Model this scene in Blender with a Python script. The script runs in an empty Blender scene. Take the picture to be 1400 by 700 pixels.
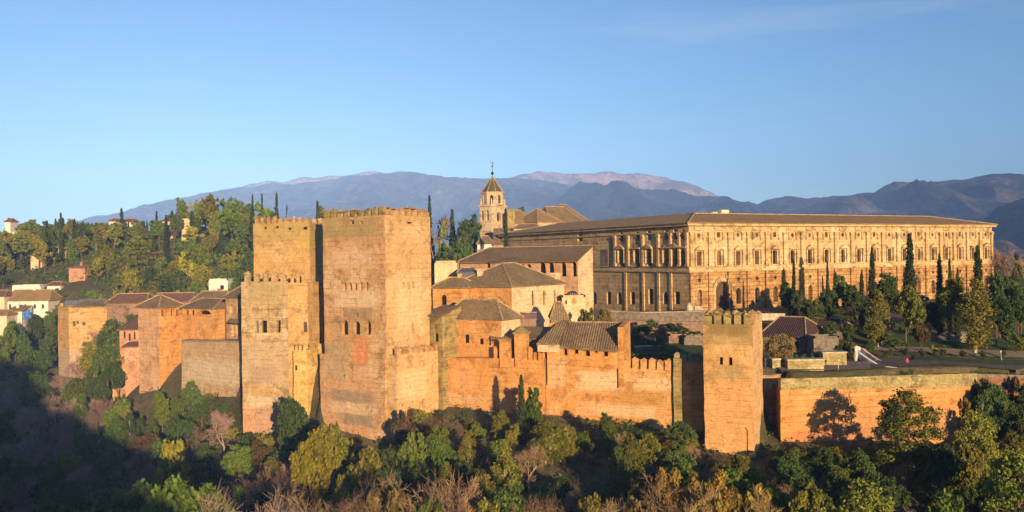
import bpy, bmesh, math, random
import numpy as np
from mathutils import Vector, Matrix, noise
from mathutils.geometry import delaunay_2d_cdt

random.seed(7)
rng = np.random.default_rng(7)
R = math.radians
scene = bpy.context.scene
COL = scene.collection

# ------------------------------------------------------------------ camera, sky, sun, exposure
F = 1200.0                       # focal length in photo pixels (photo 1400 x 700)
ROLL = 0.0152
CR, SR = math.cos(ROLL), math.sin(ROLL)
cam_d = bpy.data.cameras.new('camera'); cam_d.lens = 36 * F / 1400; cam_d.sensor_width = 36
cam_d.clip_start = 0.5; cam_d.clip_end = 60000
cam = bpy.data.objects.new('camera', cam_d); COL.objects.link(cam)
cam.matrix_world = Matrix(((CR, SR, 0, 0), (0, 0, -1, 0), (-SR, CR, 0, 0), (0, 0, 0, 1)))
scene.camera = cam

SUN_A, SUN_EL = R(19), R(8)      # sun: to the right of the line behind the camera, low
world = bpy.data.worlds.new('World'); scene.world = world; world.use_nodes = True
wn = world.node_tree; bg = wn.nodes['Background']
sky = wn.nodes.new('ShaderNodeTexSky'); sky.sky_type = 'NISHITA'; sky.sun_disc = False
sky.sun_elevation = SUN_EL
sky.sun_rotation = R(180) - SUN_A
sky.altitude = 900; sky.air_density = 1.0; sky.dust_density = 0.5; sky.ozone_density = 3.6
tcw = wn.nodes.new('ShaderNodeTexCoord'); mpw = wn.nodes.new('ShaderNodeMapping'); mpw.inputs['Scale'].default_value = (2.2, 1.2, 17); mpw.inputs['Rotation'].default_value = (0, .12, 0)
cn = wn.nodes.new('ShaderNodeTexNoise'); cn.inputs['Scale'].default_value = 1.6; cn.inputs['Detail'].default_value = 7; cn.inputs['Roughness'].default_value = .55
cr = wn.nodes.new('ShaderNodeMapRange'); cr.interpolation_type = 'SMOOTHSTEP'; cr.inputs[1].default_value = .56; cr.inputs[2].default_value = .78; cr.inputs[4].default_value = .13     # faint high cirrus
cm_ = wn.nodes.new('ShaderNodeMix'); cm_.data_type = 'RGBA'; cm_.inputs[7].default_value = (4.6, 4.7, 4.9, 1)
wn.links.new(tcw.outputs['Generated'], mpw.inputs[0]); wn.links.new(mpw.outputs[0], cn.inputs['Vector']); wn.links.new(cn.outputs['Fac'], cr.inputs[0]); wn.links.new(cr.outputs[0], cm_.inputs[0]); wn.links.new(sky.outputs[0], cm_.inputs[6])
wn.links.new(cm_.outputs[2], bg.inputs[0]); bg.inputs[1].default_value = 0.115
sun_d = bpy.data.lights.new('sun', 'SUN'); sun_d.energy = 5.0; sun_d.angle = R(0.5); sun_d.color = (1.0, 0.70, 0.36)
sun = bpy.data.objects.new('sun', sun_d); COL.objects.link(sun)
S = Vector((math.sin(SUN_A) * math.cos(SUN_EL), -math.cos(SUN_A) * math.cos(SUN_EL), math.sin(SUN_EL)))
sun.rotation_euler = S.to_track_quat('Z', 'Y').to_euler(); sun.location = (60, -120, 160)
scene.view_settings.view_transform = 'Standard'; scene.view_settings.look = 'None'
scene.view_settings.exposure = 0.76; scene.view_settings.gamma = 1
scene.view_settings.use_curve_mapping = False
cy = scene.cycles
cy.max_bounces = 5; cy.diffuse_bounces = 2; cy.glossy_bounces = 2; cy.transmission_bounces = 3
cy.transparent_max_bounces = 6; cy.volume_bounces = 0; cy.use_denoising = True
cy.caustics_reflective = False; cy.caustics_refractive = False; cy.use_adaptive_sampling = True

# ------------------------------------------------------------------ helpers
def ray(px, py):
    u = (px - 700) / F; v = (350 - py) / F
    return Vector((u * CR + v * SR, 1.0, v * CR - u * SR))
def P(px, py, d): return ray(px, py) * d
def T(px, d, py=430):
    r = ray(px, py) * d; return Vector((r.x, r.y))
def zat(px, py, d): return (ray(px, py) * d).z

class MB:
    def __init__(s): s.v = []; s.f = []; s.uv = {}
    def add(s, pts, faces):
        b = len(s.v); s.v += [Vector(p) for p in pts]; s.f += [tuple(b + i for i in f) for f in faces]
    def quad(s, a, b, c, d): s.add([a, b, c, d], [(0, 1, 2, 3)])
    def poly(s, pts, uvs=None):
        if uvs: s.uv[len(s.f)] = uvs
        s.add(pts, [tuple(range(len(pts)))])
    def slope(s, pts):            # roof plane with uv in metres: u along the eave, v up the slope
        n = (Vector(pts[1]) - Vector(pts[0])).cross(Vector(pts[-1]) - Vector(pts[0]))
        if n.length < 1e-9: n = Vector((0, 0, 1))
        n.normalize()
        if n.z < 0: pts = pts[::-1]; n = -n
        h = Vector((0, 0, 1)).cross(n)
        h = h.normalized() if h.length > 1e-4 else Vector((1, 0, 0))
        w = n.cross(h)
        s.poly(pts, [(Vector(p).dot(h), Vector(p).dot(w)) for p in pts])
    def prism(s, plan, z0, z1, cap=True, bottom=False):
        n = len(plan); z0s = z0 if isinstance(z0, (list, tuple)) else [z0] * n
        z1s = z1 if isinstance(z1, (list, tuple)) else [z1] * n
        b = len(s.v)
        s.v += [Vector((p[0], p[1], z)) for p, z in zip(plan, z0s)] + [Vector((p[0], p[1], z)) for p, z in zip(plan, z1s)]
        for i in range(n):
            j = (i + 1) % n; s.f.append((b + i, b + j, b + n + j, b + n + i))
        if cap: s.f.append(tuple(b + n + i for i in range(n)))
        if bottom: s.f.append(tuple(b + i for i in reversed(range(n))))
    def box(s, o, u, v, w):       # corner o, three edge vectors
        o, u, v, w = map(Vector, (o, u, v, w))
        s.add([o, o + u, o + u + v, o + v, o + w, o + u + w, o + u + v + w, o + v + w],
              [(0, 3, 2, 1), (4, 5, 6, 7), (0, 1, 5, 4), (1, 2, 6, 5), (2, 3, 7, 6), (3, 0, 4, 7)])
    def tube(s, path, radii, n=6, cap=True):
        rings = []
        for i, p in enumerate(path):
            p = Vector(p); a = Vector(path[max(i - 1, 0)]); c = Vector(path[min(i + 1, len(path) - 1)])
            t = (c - a).normalized() if (c - a).length > 1e-9 else Vector((0, 0, 1))
            q = t.to_track_quat('Z', 'Y'); b = len(s.v)
            for k in range(n):
                an = 2 * math.pi * k / n
                s.v.append(p + q @ Vector((math.cos(an) * radii[i], math.sin(an) * radii[i], 0)))
            rings.append(b)
        for a, b in zip(rings, rings[1:]):
            for k in range(n):
                s.f.append((a + k, a + (k + 1) % n, b + (k + 1) % n, b + k))
        if cap: s.f.append(tuple(rings[-1] + k for k in range(n))); s.f.append(tuple(rings[0] + k for k in reversed(range(n))))
    def lathe(s, c, prof, n=12):
        rings = []
        for r, z in prof:
            b = len(s.v); rings.append(b)
            for k in range(n):
                an = 2 * math.pi * k / n
                s.v.append(Vector((c[0] + r * math.cos(an), c[1] + r * math.sin(an), z)))
        for a, b in zip(rings, rings[1:]):
            for k in range(n): s.f.append((a + k, a + (k + 1) % n, b + (k + 1) % n, b + k))
        s.f.append(tuple(rings[-1] + k for k in range(n)))
    def build(s, name, mat, parent=None, smooth=False, loc=None):
        if parent is not None: o0 = parent_origin(parent)
        elif loc is not None: o0 = Vector(loc)
        else: o0 = Vector((0, 0, 0))
        me = bpy.data.meshes.new(name)
        me.from_pydata([tuple(p - o0) for p in s.v], [], s.f)
        if s.uv:
            ul = me.uv_layers.new(name='UVMap')
            for fi, uvs in s.uv.items():
                for li, uv in zip(me.polygons[fi].loop_indices, uvs): ul.data[li].uv = uv
        me.materials.append(mat)
        if smooth: me.polygons.foreach_set('use_smooth', [True] * len(me.polygons))
        me.update()
        o = bpy.data.objects.new(name, me); COL.objects.link(o)
        if parent is not None: o.parent = parent
        else: o.location = o0
        return o
_abs = {}
def parent_origin(p):
    o = Vector((0, 0, 0))
    while p is not None: o += p.location; p = p.parent
    return o
def tag(o, label=None, cat=None, group=None, kind=None):
    if label: o['label'] = label
    if cat: o['category'] = cat
    if group: o['group'] = group
    if kind: o['kind'] = kind
    return o
def thing(name, label, cat, loc=(0, 0, 0), group=None):
    o = bpy.data.objects.new(name, None); COL.objects.link(o); o.location = loc; o.empty_display_size = 1
    return tag(o, label, cat, group)

class Wall:
    """a vertical wall plane from plan point A to B (left to right seen from outside)"""
    def __init__(s, A, B):
        s.A = Vector(A); s.B = Vector(B); d = s.B - s.A; s.L = d.length; s.U = d / s.L; s.N = Vector((s.U.y, -s.U.x))
    def pix(s, px, py):
        r = ray(px, py); t = s.A.dot(s.N) / (r.x * s.N.x + r.y * s.N.y); q = r * t
        return ((Vector((q.x, q.y)) - s.A).dot(s.U), q.z)
    def pt(s, u, z, off=0.0):
        q = s.A + s.U * u + s.N * off; return Vector((q.x, q.y, z))
def arch_poly(u0, u1, z0, z1, kind='r', n=7):
    if kind == 'r': return [(u0, z0), (u1, z0), (u1, z1), (u0, z1)]
    r = (u1 - u0) / 2; c = (u0 + u1) / 2; h = min(r, (z1 - z0) * .8); zs = z1 - h
    pts = [(u0, z0), (u1, z0)]
    for k in range(n + 1):
        a = math.pi * k / n; pts.append((c + r * math.cos(a), zs + h * math.sin(a)))
    return pts
def circ_poly(c, z, r, n=10): return [(c + r * math.cos(2 * math.pi * k / n), z + r * math.sin(2 * math.pi * k / n)) for k in range(n)]
def inpoly(p, poly):
    x, y = p; r = False; j = len(poly) - 1
    for i in range(len(poly)):
        xi, yi = poly[i]; xj, yj = poly[j]
        if (yi > y) != (yj > y) and x < (xj - xi) * (y - yi) / (yj - yi) + xi: r = not r
        j = i
    return r
def wall_face(mb, w, outline, holes=(), depth=.4, off=0.0):
    """one wall face with real openings and their reveals"""
    pts = [Vector(p) for p in outline]; edges = [(i, (i + 1) % len(outline)) for i in range(len(outline))]
    for h in holes:
        b = len(pts); pts += [Vector(p) for p in h]; edges += [(b + i, b + (i + 1) % len(h)) for i in range(len(h))]
    v, e, f, _, _, _ = delaunay_2d_cdt(pts, edges, [], 0, 1e-5)
    base = len(mb.v); mb.v += [w.pt(p.x, p.y, off) for p in v]
    for t in f:
        c = sum((v[i] for i in t), Vector((0, 0))) / len(t)
        if not inpoly(c, outline) or any(inpoly(c, h) for h in holes): continue
        mb.f.append(tuple(base + i for i in t))
    for h in holes:
        n = len(h)
        for i in range(n):
            a, b = h[i], h[(i + 1) % n]
            mb.quad(w.pt(a[0], a[1], off), w.pt(a[0], a[1], off - depth), w.pt(b[0], b[1], off - depth), w.pt(b[0], b[1], off))
def windows(par, w, holes, depth=.4, mat=None, name='window', off=0.0, bars=False, barmat=None):
    out = []
    for h in holes:
        m = MB(); us = [p[0] for p in h]; zs = [p[1] for p in h]
        m.poly([w.pt(p[0], p[1], off - depth + .02) for p in h])
        o = m.build(name, mat if mat and not isinstance(mat, list) else random.choice(mat) if mat else M['pane'], par); out.append(o)
        if bars:
            u0, u1, z0, z1 = min(us), max(us), min(zs), max(zs); b = MB(); t = .07
            for uu in ((u0 + u1) / 2,):
                b.box(w.pt(uu - t / 2, z0, off - depth + .03), w.pt(uu + t / 2, z0, off - depth + .03) - w.pt(uu - t / 2, z0, off - depth + .03), w.N.to_3d() * .06, (0, 0, z1 - z0))
            b.box(w.pt(u0, (z0 + z1) / 2 - t / 2, off - depth + .03), w.pt(u1, z0, 0) - w.pt(u0, z0, 0), w.N.to_3d() * .05, (0, 0, t))
            b.build('mullion', barmat or M['wood'], o)
    return out
def hole_px(w, x0, x1, y0, y1, kind='r'):
    u0, za = w.pix(x0, y1); u1, zb = w.pix(x1, y0); xm = (x0 + x1) / 2
    return arch_poly(u0, u1, w.pix(xm, y1)[1], w.pix(xm, y0)[1], kind)
def strip(mb, w, u0, u1, z0, z1, off0, off1):      # a raised band (cornice, pilaster, sill)
    mb.box(w.pt(u0, z0, off0), w.pt(u1, z0, off0) - w.pt(u0, z0, off0), w.N.to_3d() * (off1 - off0), (0, 0, z1 - z0))
def ext(C, d, px, py=430):
    r = ray(px, py); return (r.x * C.y - C.x) / (d.x - r.x * d.y)
def dirs(th):  # left-going direction of the left face and right-going direction of the right face
    t = R(th); return Vector((-math.cos(t), math.sin(t))), Vector((math.sin(t), math.cos(t)))
def inset(plan, k):
    c = sum((Vector(p) for p in plan), Vector((0, 0))) / len(plan)
    return [Vector(p) + (c - Vector(p)).normalized() * k for p in plan]
def ridge_tubes(par, lines, mat, r=.16, name='ridge'):
    m = MB()
    for a, b in lines: m.tube([a, b], [r, r], 5)
    return m.build(name, mat, par)
def hip_roof(par, plan, ze, zr, over=.5, ridge=.5, mat=None, name='roof', axis=0, rid=True, thick=.22):
    """hipped roof over a four-cornered plan; ridge = length of ridge as share of the long side, axis = which side pair it follows"""
    p = [Vector(q) for q in plan]; c = sum(p, Vector((0, 0))) / 4
    q = [a + (a - c).normalized() * over for a in p]
    e = [Vector((a.x, a.y, ze)) for a in q]
    m1 = (q[axis] + q[(axis + 3) % 4]) / 2; m2 = (q[(axis + 1) % 4] + q[(axis + 2) % 4]) / 2
    cc = (m1 + m2) / 2
    r1 = cc + (m1 - cc) * ridge; r2 = cc + (m2 - cc) * ridge
    A = Vector((r1.x, r1.y, zr)); B = Vector((r2.x, r2.y, zr)); i = axis
    e0, e1, e2, e3 = e[i], e[(i + 1) % 4], e[(i + 2) % 4], e[(i + 3) % 4]
    m = MB()
    if ridge > .01:
        m.slope([e0, e1, B, A]); m.slope([e2, e3, A, B])
    else:
        m.slope([e0, e1, A]); m.slope([e2, e3, A]); B = A
    m.slope([e1, e2, B]); m.slope([e3, e0, A])
    for k in range(4):
        a, b = e[k], e[(k + 1) % 4]; d = Vector((0, 0, thick)); m.quad(a, b, b - d, a - d)
    m.poly([x - Vector((0, 0, thick)) for x in e[::-1]])
    o = m.build(name, mat or M['tile'], par)
    if rid:
        L = [(e0, A), (e3, A), (e1, B), (e2, B)]
        if ridge > .01: L.append((A, B))
        ridge_tubes(o, L, M['ridge'])
    return o
def gable_roof(par, a, b, c, d, ra, rb, mat=None, name='roof', rid=True, thick=.22):
    """eave a-b in front, c-d behind (c behind b), ridge ra-rb; all 3-D points"""
    a, b, c, d, ra, rb = map(Vector, (a, b, c, d, ra, rb)); m = MB()
    m.slope([a, b, rb, ra]); m.slope([c, d, ra, rb]); k = Vector((0, 0, thick))
    for p, q in ((a, b), (b, rb), (rb, c), (c, d), (d, ra), (ra, a)): m.quad(p, q, q - k, p - k)
    m.poly([x - k for x in (b, a, ra, rb)]); m.poly([x - k for x in (d, c, rb, ra)])
    o = m.build(name, mat or M['tile'], par)
    if rid: ridge_tubes(o, [(ra, rb)], M['ridge'])
    return o
def copy_of(o, loc=None, rotz=None, parent=None, scale=None):
    c = o.copy(); COL.objects.link(c)
    if parent is not None: c.parent = parent
    if loc is not None: c.location = loc
    if rotz is not None: c.rotation_euler.z = rotz
    if scale is not None: c.scale = scale
    return c
def roughen(o, step=1.1, amp=.10):
    """weather a wall: cut it into small faces and push them about by a smooth noise, corners staying closed"""
    bm = bmesh.new(); bm.from_mesh(o.data); bmesh.ops.triangulate(bm, faces=bm.faces[:])
    for _ in range(6):
        long = [e for e in bm.edges if e.calc_length() > step * 1.5]
        if not long or len(bm.faces) > 30000: break
        bmesh.ops.subdivide_edges(bm, edges=long, cuts=1); bmesh.ops.triangulate(bm, faces=[f for f in bm.faces if len(f.verts) > 3])
    base = parent_origin(o) if o.parent is None else parent_origin(o.parent)
    for v in bm.verts:
        p = v.co + base; n = noise.noise_vector(p * .38) * amp + noise.noise_vector(p * 1.1 + Vector((7, 3, 1))) * amp * .7
        v.co += Vector((n.x, n.y, n.z * .8))
    bm.to_mesh(o.data); bm.free(); o.data.update()
_merlon = {}
def merlon_mesh(wd, dp, ht, mat, cap=.35):
    var = random.randrange(4); key = (round(wd, 2), round(dp, 2), round(ht, 2), mat.name, var)
    if key in _merlon: return _merlon[key]
    m = MB(); a, b = wd / 2, dp / 2
    m.prism([(-a, -b), (a, -b), (a * .97, b), (-a * .97, b)], 0, ht, cap=False)
    m.prism([(-a - .06, -b - .06), (a + .06, -b - .06), (a + .06, b + .06), (-a - .06, b + .06)], ht, ht + .1, cap=False, bottom=True)
    k = ht + .1; m.add([(-a - .06, -b - .06, k), (a + .06, -b - .06, k), (a + .06, b + .06, k), (-a - .06, b + .06, k), (-a * .3, 0, k + cap), (a * .3, 0, k + cap)],
          [(0, 1, 5, 4), (2, 3, 4, 5), (1, 2, 5), (3, 0, 4)])
    w8 = [random.uniform(-.10, .05) for _ in m.v]       # worn, chipped corners
    for v, q in zip(m.v, w8):
        if v.z > ht * .8: v.x *= 1 + q * 1.6; v.z += q * 1.6 - (.28 if var == 3 and v.x > 0 else 0)
        elif v.z < .01: v.z -= .12
    me = bpy.data.meshes.new('merlon'); me.from_pydata([tuple(p) for p in m.v], [], m.f); me.materials.append(mat); me.update()
    _merlon[key] = me; return me
def merlons(par, w, u0, u1, n, z, mat, duty=.62, dp=.7, ht=1.3, off=-.4, jit=.12, skip=(), z1=None):
    """a row of merlons, each a part of its own"""
    po = parent_origin(par); step = (u1 - u0) / n; rot = math.atan2(w.U.y, w.U.x)
    for i in range(n):
        if i in skip: continue
        me = merlon_mesh(step * duty, dp, ht, mat)
        t = (i + .5) / n; zz = z if z1 is None else z + (z1 - z) * t
        o = bpy.data.objects.new('merlon', me); COL.objects.link(o); o.parent = par
        o.location = w.pt(u0 + step * (i + .5) + random.uniform(-.05, .05), zz - .03, off) - po
        o.rotation_euler.z = rot + random.uniform(-.06, .06); o.rotation_euler.x = random.uniform(-.03, .03); o.scale = (random.uniform(1 - jit * 1.5, 1 + jit * .8), 1, random.uniform(1 - jit * 1.6, 1 + jit * .7))
# ------------------------------------------------------------------ materials
M = {}
class NT:
    def __init__(s, name, rough=.9):
        s.m = bpy.data.materials.new(name); s.m.use_nodes = True; s.t = s.m.node_tree; s.b = s.t.nodes['Principled BSDF']
        s.b.inputs['Roughness'].default_value = rough; s.b.inputs['Specular IOR Level'].default_value = .2
    def n(s, typ, **kw):
        o = s.t.nodes.new(typ)
        for k, v in kw.items(): setattr(o, k, v)
        return o
    def l(s, a, b): s.t.links.new(a, b)
    def math(s, op, a, b=None, clamp=False):
        o = s.n('ShaderNodeMath', operation=op, use_clamp=clamp)
        for i, x in enumerate((a, b)):
            if x is None: continue
            if isinstance(x, (int, float)): o.inputs[i].default_value = x
            else: s.l(x, o.inputs[i])
        return o.outputs[0]
    def pos(s): return s.n('ShaderNodeNewGeometry').outputs['Position']
    def scaled(s, vec, sc):
        o = s.n('ShaderNodeVectorMath', operation='MULTIPLY'); s.l(vec, o.inputs[0]); o.inputs[1].default_value = sc; return o.outputs[0]
    def noise(s, vec, scale, detail=4, rough=.55, dist=0.0):
        o = s.n('ShaderNodeTexNoise'); s.l(vec, o.inputs['Vector']); o.inputs['Scale'].default_value = scale
        o.inputs['Detail'].default_value = detail; o.inputs['Roughness'].default_value = rough; o.inputs['Distortion'].default_value = dist
        return o.outputs['Fac']
    def ramp(s, x, a, b, lo=0.0, hi=1.0):
        o = s.n('ShaderNodeMapRange', interpolation_type='SMOOTHSTEP'); s.l(x, o.inputs[0])
        o.inputs[1].default_value = a; o.inputs[2].default_value = b; o.inputs[3].default_value = lo; o.inputs[4].default_value = hi
        return o.outputs[0]
    def mix(s, f, a, b, mode='MIX'):
        o = s.n('ShaderNodeMix', data_type='RGBA', blend_type=mode)
        if isinstance(f, (int, float)): o.inputs[0].default_value = f
        else: s.l(f, o.inputs[0])
        for i, x in ((6, a), (7, b)):
            if isinstance(x, tuple): o.inputs[i].default_value = (*x[:3], 1)
            else: s.l(x, o.inputs[i])
        return o.outputs[2]
    def bump(s, h, strength=.4, dist=.1):
        o = s.n('ShaderNodeBump'); o.inputs['Strength'].default_value = strength; o.inputs['Distance'].default_value = dist
        s.l(h, o.inputs['Height']); s.l(o.outputs[0], s.b.inputs['Normal'])
    def col(s, c): s.l(c, s.b.inputs['Base Color']); return s.m

def wall_mat(name, base, pale, dark, layers=.45, streak=.4, palef=(.5, .62), grain=.3, patches=(), bump=.5, seed=0.0, holes=True, lift=.85, blocks=0):
    t = NT(name); p0 = t.pos(); mv = t.n('ShaderNodeVectorMath', operation='ADD'); t.l(p0, mv.inputs[0]); mv.inputs[1].default_value = (seed, seed * .7, seed * .3); p = mv.outputs[0]
    blk = tuple(x * .42 for x in dark)
    n1 = t.noise(p, .13, 6, .62, .6)
    c = t.mix(t.ramp(n1, *palef), base, pale)
    nm = t.noise(t.scaled(p, (1, 1, 1.25)), .42, 9, .72, .5)
    c = t.mix(t.ramp(nm, .48, .64, 0, .95), c, tuple(x * .8 for x in dark)); c = t.mix(t.ramp(nm, .46, .30, 0, .8), c, pale)
    n2 = t.noise(t.scaled(p, (.13, .13, 1.9)), 1.0, 5, .65)
    c = t.mix(t.ramp(n2, .52, .68, 0, layers), c, dark); c = t.mix(t.ramp(n2, .45, .32, 0, layers * .8), c, pale)
    n3 = t.noise(t.scaled(p, (1.3, 1.3, .10)), 1.0, 5, .65)
    c = t.mix(t.ramp(n3, .55, .72, 0, streak), c, blk)
    for col, w, u0, z0, hu, hz, soft, st, kn in patches:
        d = t.n('ShaderNodeVectorMath', operation='DOT_PRODUCT'); t.l(p0, d.inputs[0]); d.inputs[1].default_value = (w.U.x, w.U.y, 0)
        u = t.math('SUBTRACT', d.outputs['Value'], w.A.dot(w.U) + u0); u = t.math('DIVIDE', t.math('ABSOLUTE', u), hu)
        sp = t.n('ShaderNodeSeparateXYZ'); t.l(p0, sp.inputs[0])
        z = t.math('DIVIDE', t.math('ABSOLUTE', t.math('SUBTRACT', sp.outputs[2], z0)), hz)
        m = t.math('MAXIMUM', u, z)
        nn = t.noise(t.scaled(p, (.45, .45, .9)), 1.0, 9, .74, .8)
        m = t.math('ADD', m, t.math('MULTIPLY', t.math('SUBTRACT', nn, .5), kn))
        c = t.mix(t.ramp(m, 1.0, 1.0 - soft, 0, st), c, col)
    n4 = t.noise(p, 2.6, 5, .7); n5 = t.noise(t.scaled(p, (1, 1, 2.2)), 7.0, 3, .7)
    n6 = t.noise(p, .9, 8, .75, 1.2); c = t.mix(t.ramp(n6, .55, .70, 0, .85), c, blk); c = t.mix(t.ramp(n6, .40, .28, 0, .5), c, pale)
    nl = t.noise(t.scaled(p, (.35, .35, 4.5)), 1.0, 3, .7); c = t.mix(t.ramp(nl, .60, .70, 0, layers * .9), c, blk)
    if lift:                                 # lift lines of the rammed earth, broken up
        sz = t.n('ShaderNodeSeparateXYZ'); t.l(p, sz.inputs[0]); fz = t.math('FRACT', t.math('MULTIPLY', t.math('ADD', sz.outputs[2], t.math('MULTIPLY', nm, .5)), 1 / lift))
        ln = t.math('MULTIPLY', t.ramp(fz, .16, .02), t.ramp(nl, .40, .58)); c = t.mix(t.math('MULTIPLY', ln, .6), c, blk)
        vo = t.n('ShaderNodeTexVoronoi', feature='DISTANCE_TO_EDGE'); wv = t.n('ShaderNodeVectorMath', operation='ADD'); t.l(t.scaled(p, (.16, .16, .10)), wv.inputs[0]); nv = t.n('ShaderNodeTexNoise'); nv.inputs['Scale'].default_value = .8; nv.inputs['Detail'].default_value = 6; t.l(p, nv.inputs['Vector']); t.l(t.scaled(nv.outputs['Color'], (.5, .5, .5)), wv.inputs[1]); t.l(wv.outputs[0], vo.inputs['Vector']); vo.inputs['Scale'].default_value = 1.0
        c = t.mix(t.math('MULTIPLY', t.ramp(vo.outputs['Distance'], .016, .003), t.ramp(n1, .50, .62, 0, .55)), c, blk)
    if blocks:                               # dressed stone joints
        sz = t.n('ShaderNodeSeparateXYZ'); t.l(p, sz.inputs[0]); cx = t.n('ShaderNodeCombineXYZ'); t.l(t.math('ADD', t.math('MULTIPLY', sz.outputs[0], .9), t.math('MULTIPLY', sz.outputs[1], .45)), cx.inputs[0]); t.l(sz.outputs[2], cx.inputs[1])
        bt = t.n('ShaderNodeTexBrick'); t.l(cx.outputs[0], bt.inputs['Vector']); bt.inputs['Scale'].default_value = 1.0; bt.inputs['Mortar Size'].default_value = .07; bt.inputs['Brick Width'].default_value = 1.9; bt.inputs['Row Height'].default_value = .95
        bt.inputs['Color1'].default_value = (.75, .75, .75, 1); bt.inputs['Color2'].default_value = (1.15, 1.15, 1.15, 1); bt.inputs['Mortar'].default_value = (.35, .33, .3, 1)
        c = t.mix(blocks, c, bt.outputs['Color'], 'MULTIPLY')
    g = t.ramp(n4, .3, .7, 1 - grain * .6, 1 + grain * .3)
    c = t.mix(1.0, c, g, 'MULTIPLY'); c = t.mix(.3, c, t.ramp(n5, .3, .7, .7, 1.12), 'MULTIPLY')
    if holes:                                # weathered putlog holes in regular rows
        v = t.n('ShaderNodeTexVoronoi', feature='F1'); t.l(t.scaled(p, (.45, .45, .8)), v.inputs['Vector']); v.inputs['Scale'].default_value = 1.0; v.inputs['Randomness'].default_value = .7
        c = t.mix(t.ramp(v.outputs['Distance'], .09, .05, 0, .6), c, tuple(x * .35 for x in dark))
    h = t.math('ADD', t.math('MULTIPLY', n4, .2), t.math('ADD', t.math('MULTIPLY', nl, .6), t.math('MULTIPLY', n6, .8)))
    t.bump(h, bump * .8, .25)
    return t.col(c)
def tile_mat(name, a, b, c3, moss=.4):
    t = NT(name, .85); uv = t.n('ShaderNodeUVMap').outputs[0]; p = t.pos()
    n1 = t.noise(t.scaled(uv, (3.2, 1.3, 0)), 1.0, 3, .75); n2 = t.noise(p, .25, 4, .6); n3 = t.noise(p, 1.7, 4, .75)
    c = t.mix(t.ramp(n1, .35, .65), a, b)
    c = t.mix(t.ramp(n2, .42, .62, 0, moss), c, c3)
    c = t.mix(t.ramp(n3, .5, .72, 0, .65), c, tuple(x * .35 for x in a))
    sp = t.n('ShaderNodeSeparateXYZ'); t.l(uv, sp.inputs[0])
    ch = t.math('SINE', t.math('MULTIPLY', sp.outputs[0], 2 * math.pi / .42)); rw = t.math('FRACT', t.math('MULTIPLY', sp.outputs[1], 1 / .55))
    c = t.mix(t.ramp(ch, -.3, -.95, 0, .4), c, tuple(x * .3 for x in a)); n7 = t.noise(p, 4.5, 3, .8); c = t.mix(t.ramp(n7, .52, .66, 0, .75), c, tuple(x * .3 for x in a)); c = t.mix(t.ramp(n7, .46, .36, 0, .6), c, tuple(x * 1.5 for x in b))
    t.bump(t.math('ADD', t.math('MULTIPLY', ch, .5), t.math('ADD', t.math('MULTIPLY', rw, .4), n3)), .8, .12)
    return t.col(c)
def plain_mat(name, c, rough=.8, var=.25, scale=1.5, metal=0.0, bump=.2):
    t = NT(name, rough); p = t.pos(); n = t.noise(p, scale, 5, .65); n2 = t.noise(p, scale * 6, 3, .6)
    x = t.mix(1.0, c, t.ramp(n, .3, .7, 1 - var, 1 + var), 'MULTIPLY'); x = t.mix(.5, x, t.ramp(n2, .3, .7, 1 - var, 1 + var), 'MULTIPLY')
    t.b.inputs['Metallic'].default_value = metal; t.bump(n2, bump, .05)
    return t.col(x)
def leaf_mat(name, a, b, c3=None, trans=.18, odd=.12):
    t = NT(name, .65); g = t.n('ShaderNodeNewGeometry'); oi = t.n('ShaderNodeObjectInfo')
    c = t.mix(g.outputs['Random Per Island'], a, b)
    if c3: c = t.mix(t.math('GREATER_THAN', t.math('FRACT', t.math('MULTIPLY', g.outputs['Random Per Island'], 7.31)), 1 - odd), c, c3)
    c = t.mix(1.0, c, t.ramp(oi.outputs['Random'], 0, 1, .7, 1.3), 'MULTIPLY')
    hs = t.n('ShaderNodeHueSaturation'); t.l(t.math('ADD', .49, t.math('MULTIPLY', t.math('FRACT', t.math('MULTIPLY', oi.outputs['Random'], 5.7)), .03)), hs.inputs['Hue']); t.l(c, hs.inputs['Color']); c = hs.outputs[0]
    tr = t.n('ShaderNodeBsdfTranslucent'); t.l(c, tr.inputs[0]); mx = t.n('ShaderNodeMixShader'); mx.inputs[0].default_value = trans
    t.l(t.b.outputs[0], mx.inputs[1]); t.l(tr.outputs[0], mx.inputs[2]); t.l(mx.outputs[0], t.t.nodes['Material Output'].inputs[0])
    return t.col(c)
_p = NT('dark_glass', .25); _p.b.inputs['Base Color'].default_value = (.018, .012, .009, 1); M['pane'] = _p.m
M['wood'] = plain_mat('old_wood', (.10, .055, .03)); M['ridge'] = plain_mat('ridge_tiles', (.36, .25, .14), var=.4)
M['tile'] = tile_mat('weathered_tiles', (.24, .165, .085), (.33, .235, .13), (.15, .12, .055), .6)
M['tile_brown'] = tile_mat('brown_tiles', (.31, .185, .08), (.40, .26, .125), (.20, .14, .06), .5)
M['tile_grey'] = tile_mat('grey_tiles', (.20, .132, .075), (.29, .20, .115), (.125, .095, .05), .6)
M['tile_red'] = tile_mat('red_tiles', (.20, .095, .065), (.26, .14, .09), (.13, .075, .055), .4)
M['ochre'] = wall_mat('ochre_rammed_earth', (.50, .30, .135), (.60, .40, .22), (.34, .20, .09), patches=())
M['orange'] = wall_mat('orange_render', (.60, .30, .10), (.66, .38, .15), (.44, .20, .06), layers=.3, streak=.35)
M['pale'] = wall_mat('pale_render', (.70, .50, .31), (.74, .56, .37), (.58, .39, .22), layers=.2, streak=.3, holes=False)
M['pink'] = wall_mat('pink_render', (.50, .27, .165), (.56, .33, .21), (.38, .20, .11), layers=.25, streak=.3, holes=False)
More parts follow.
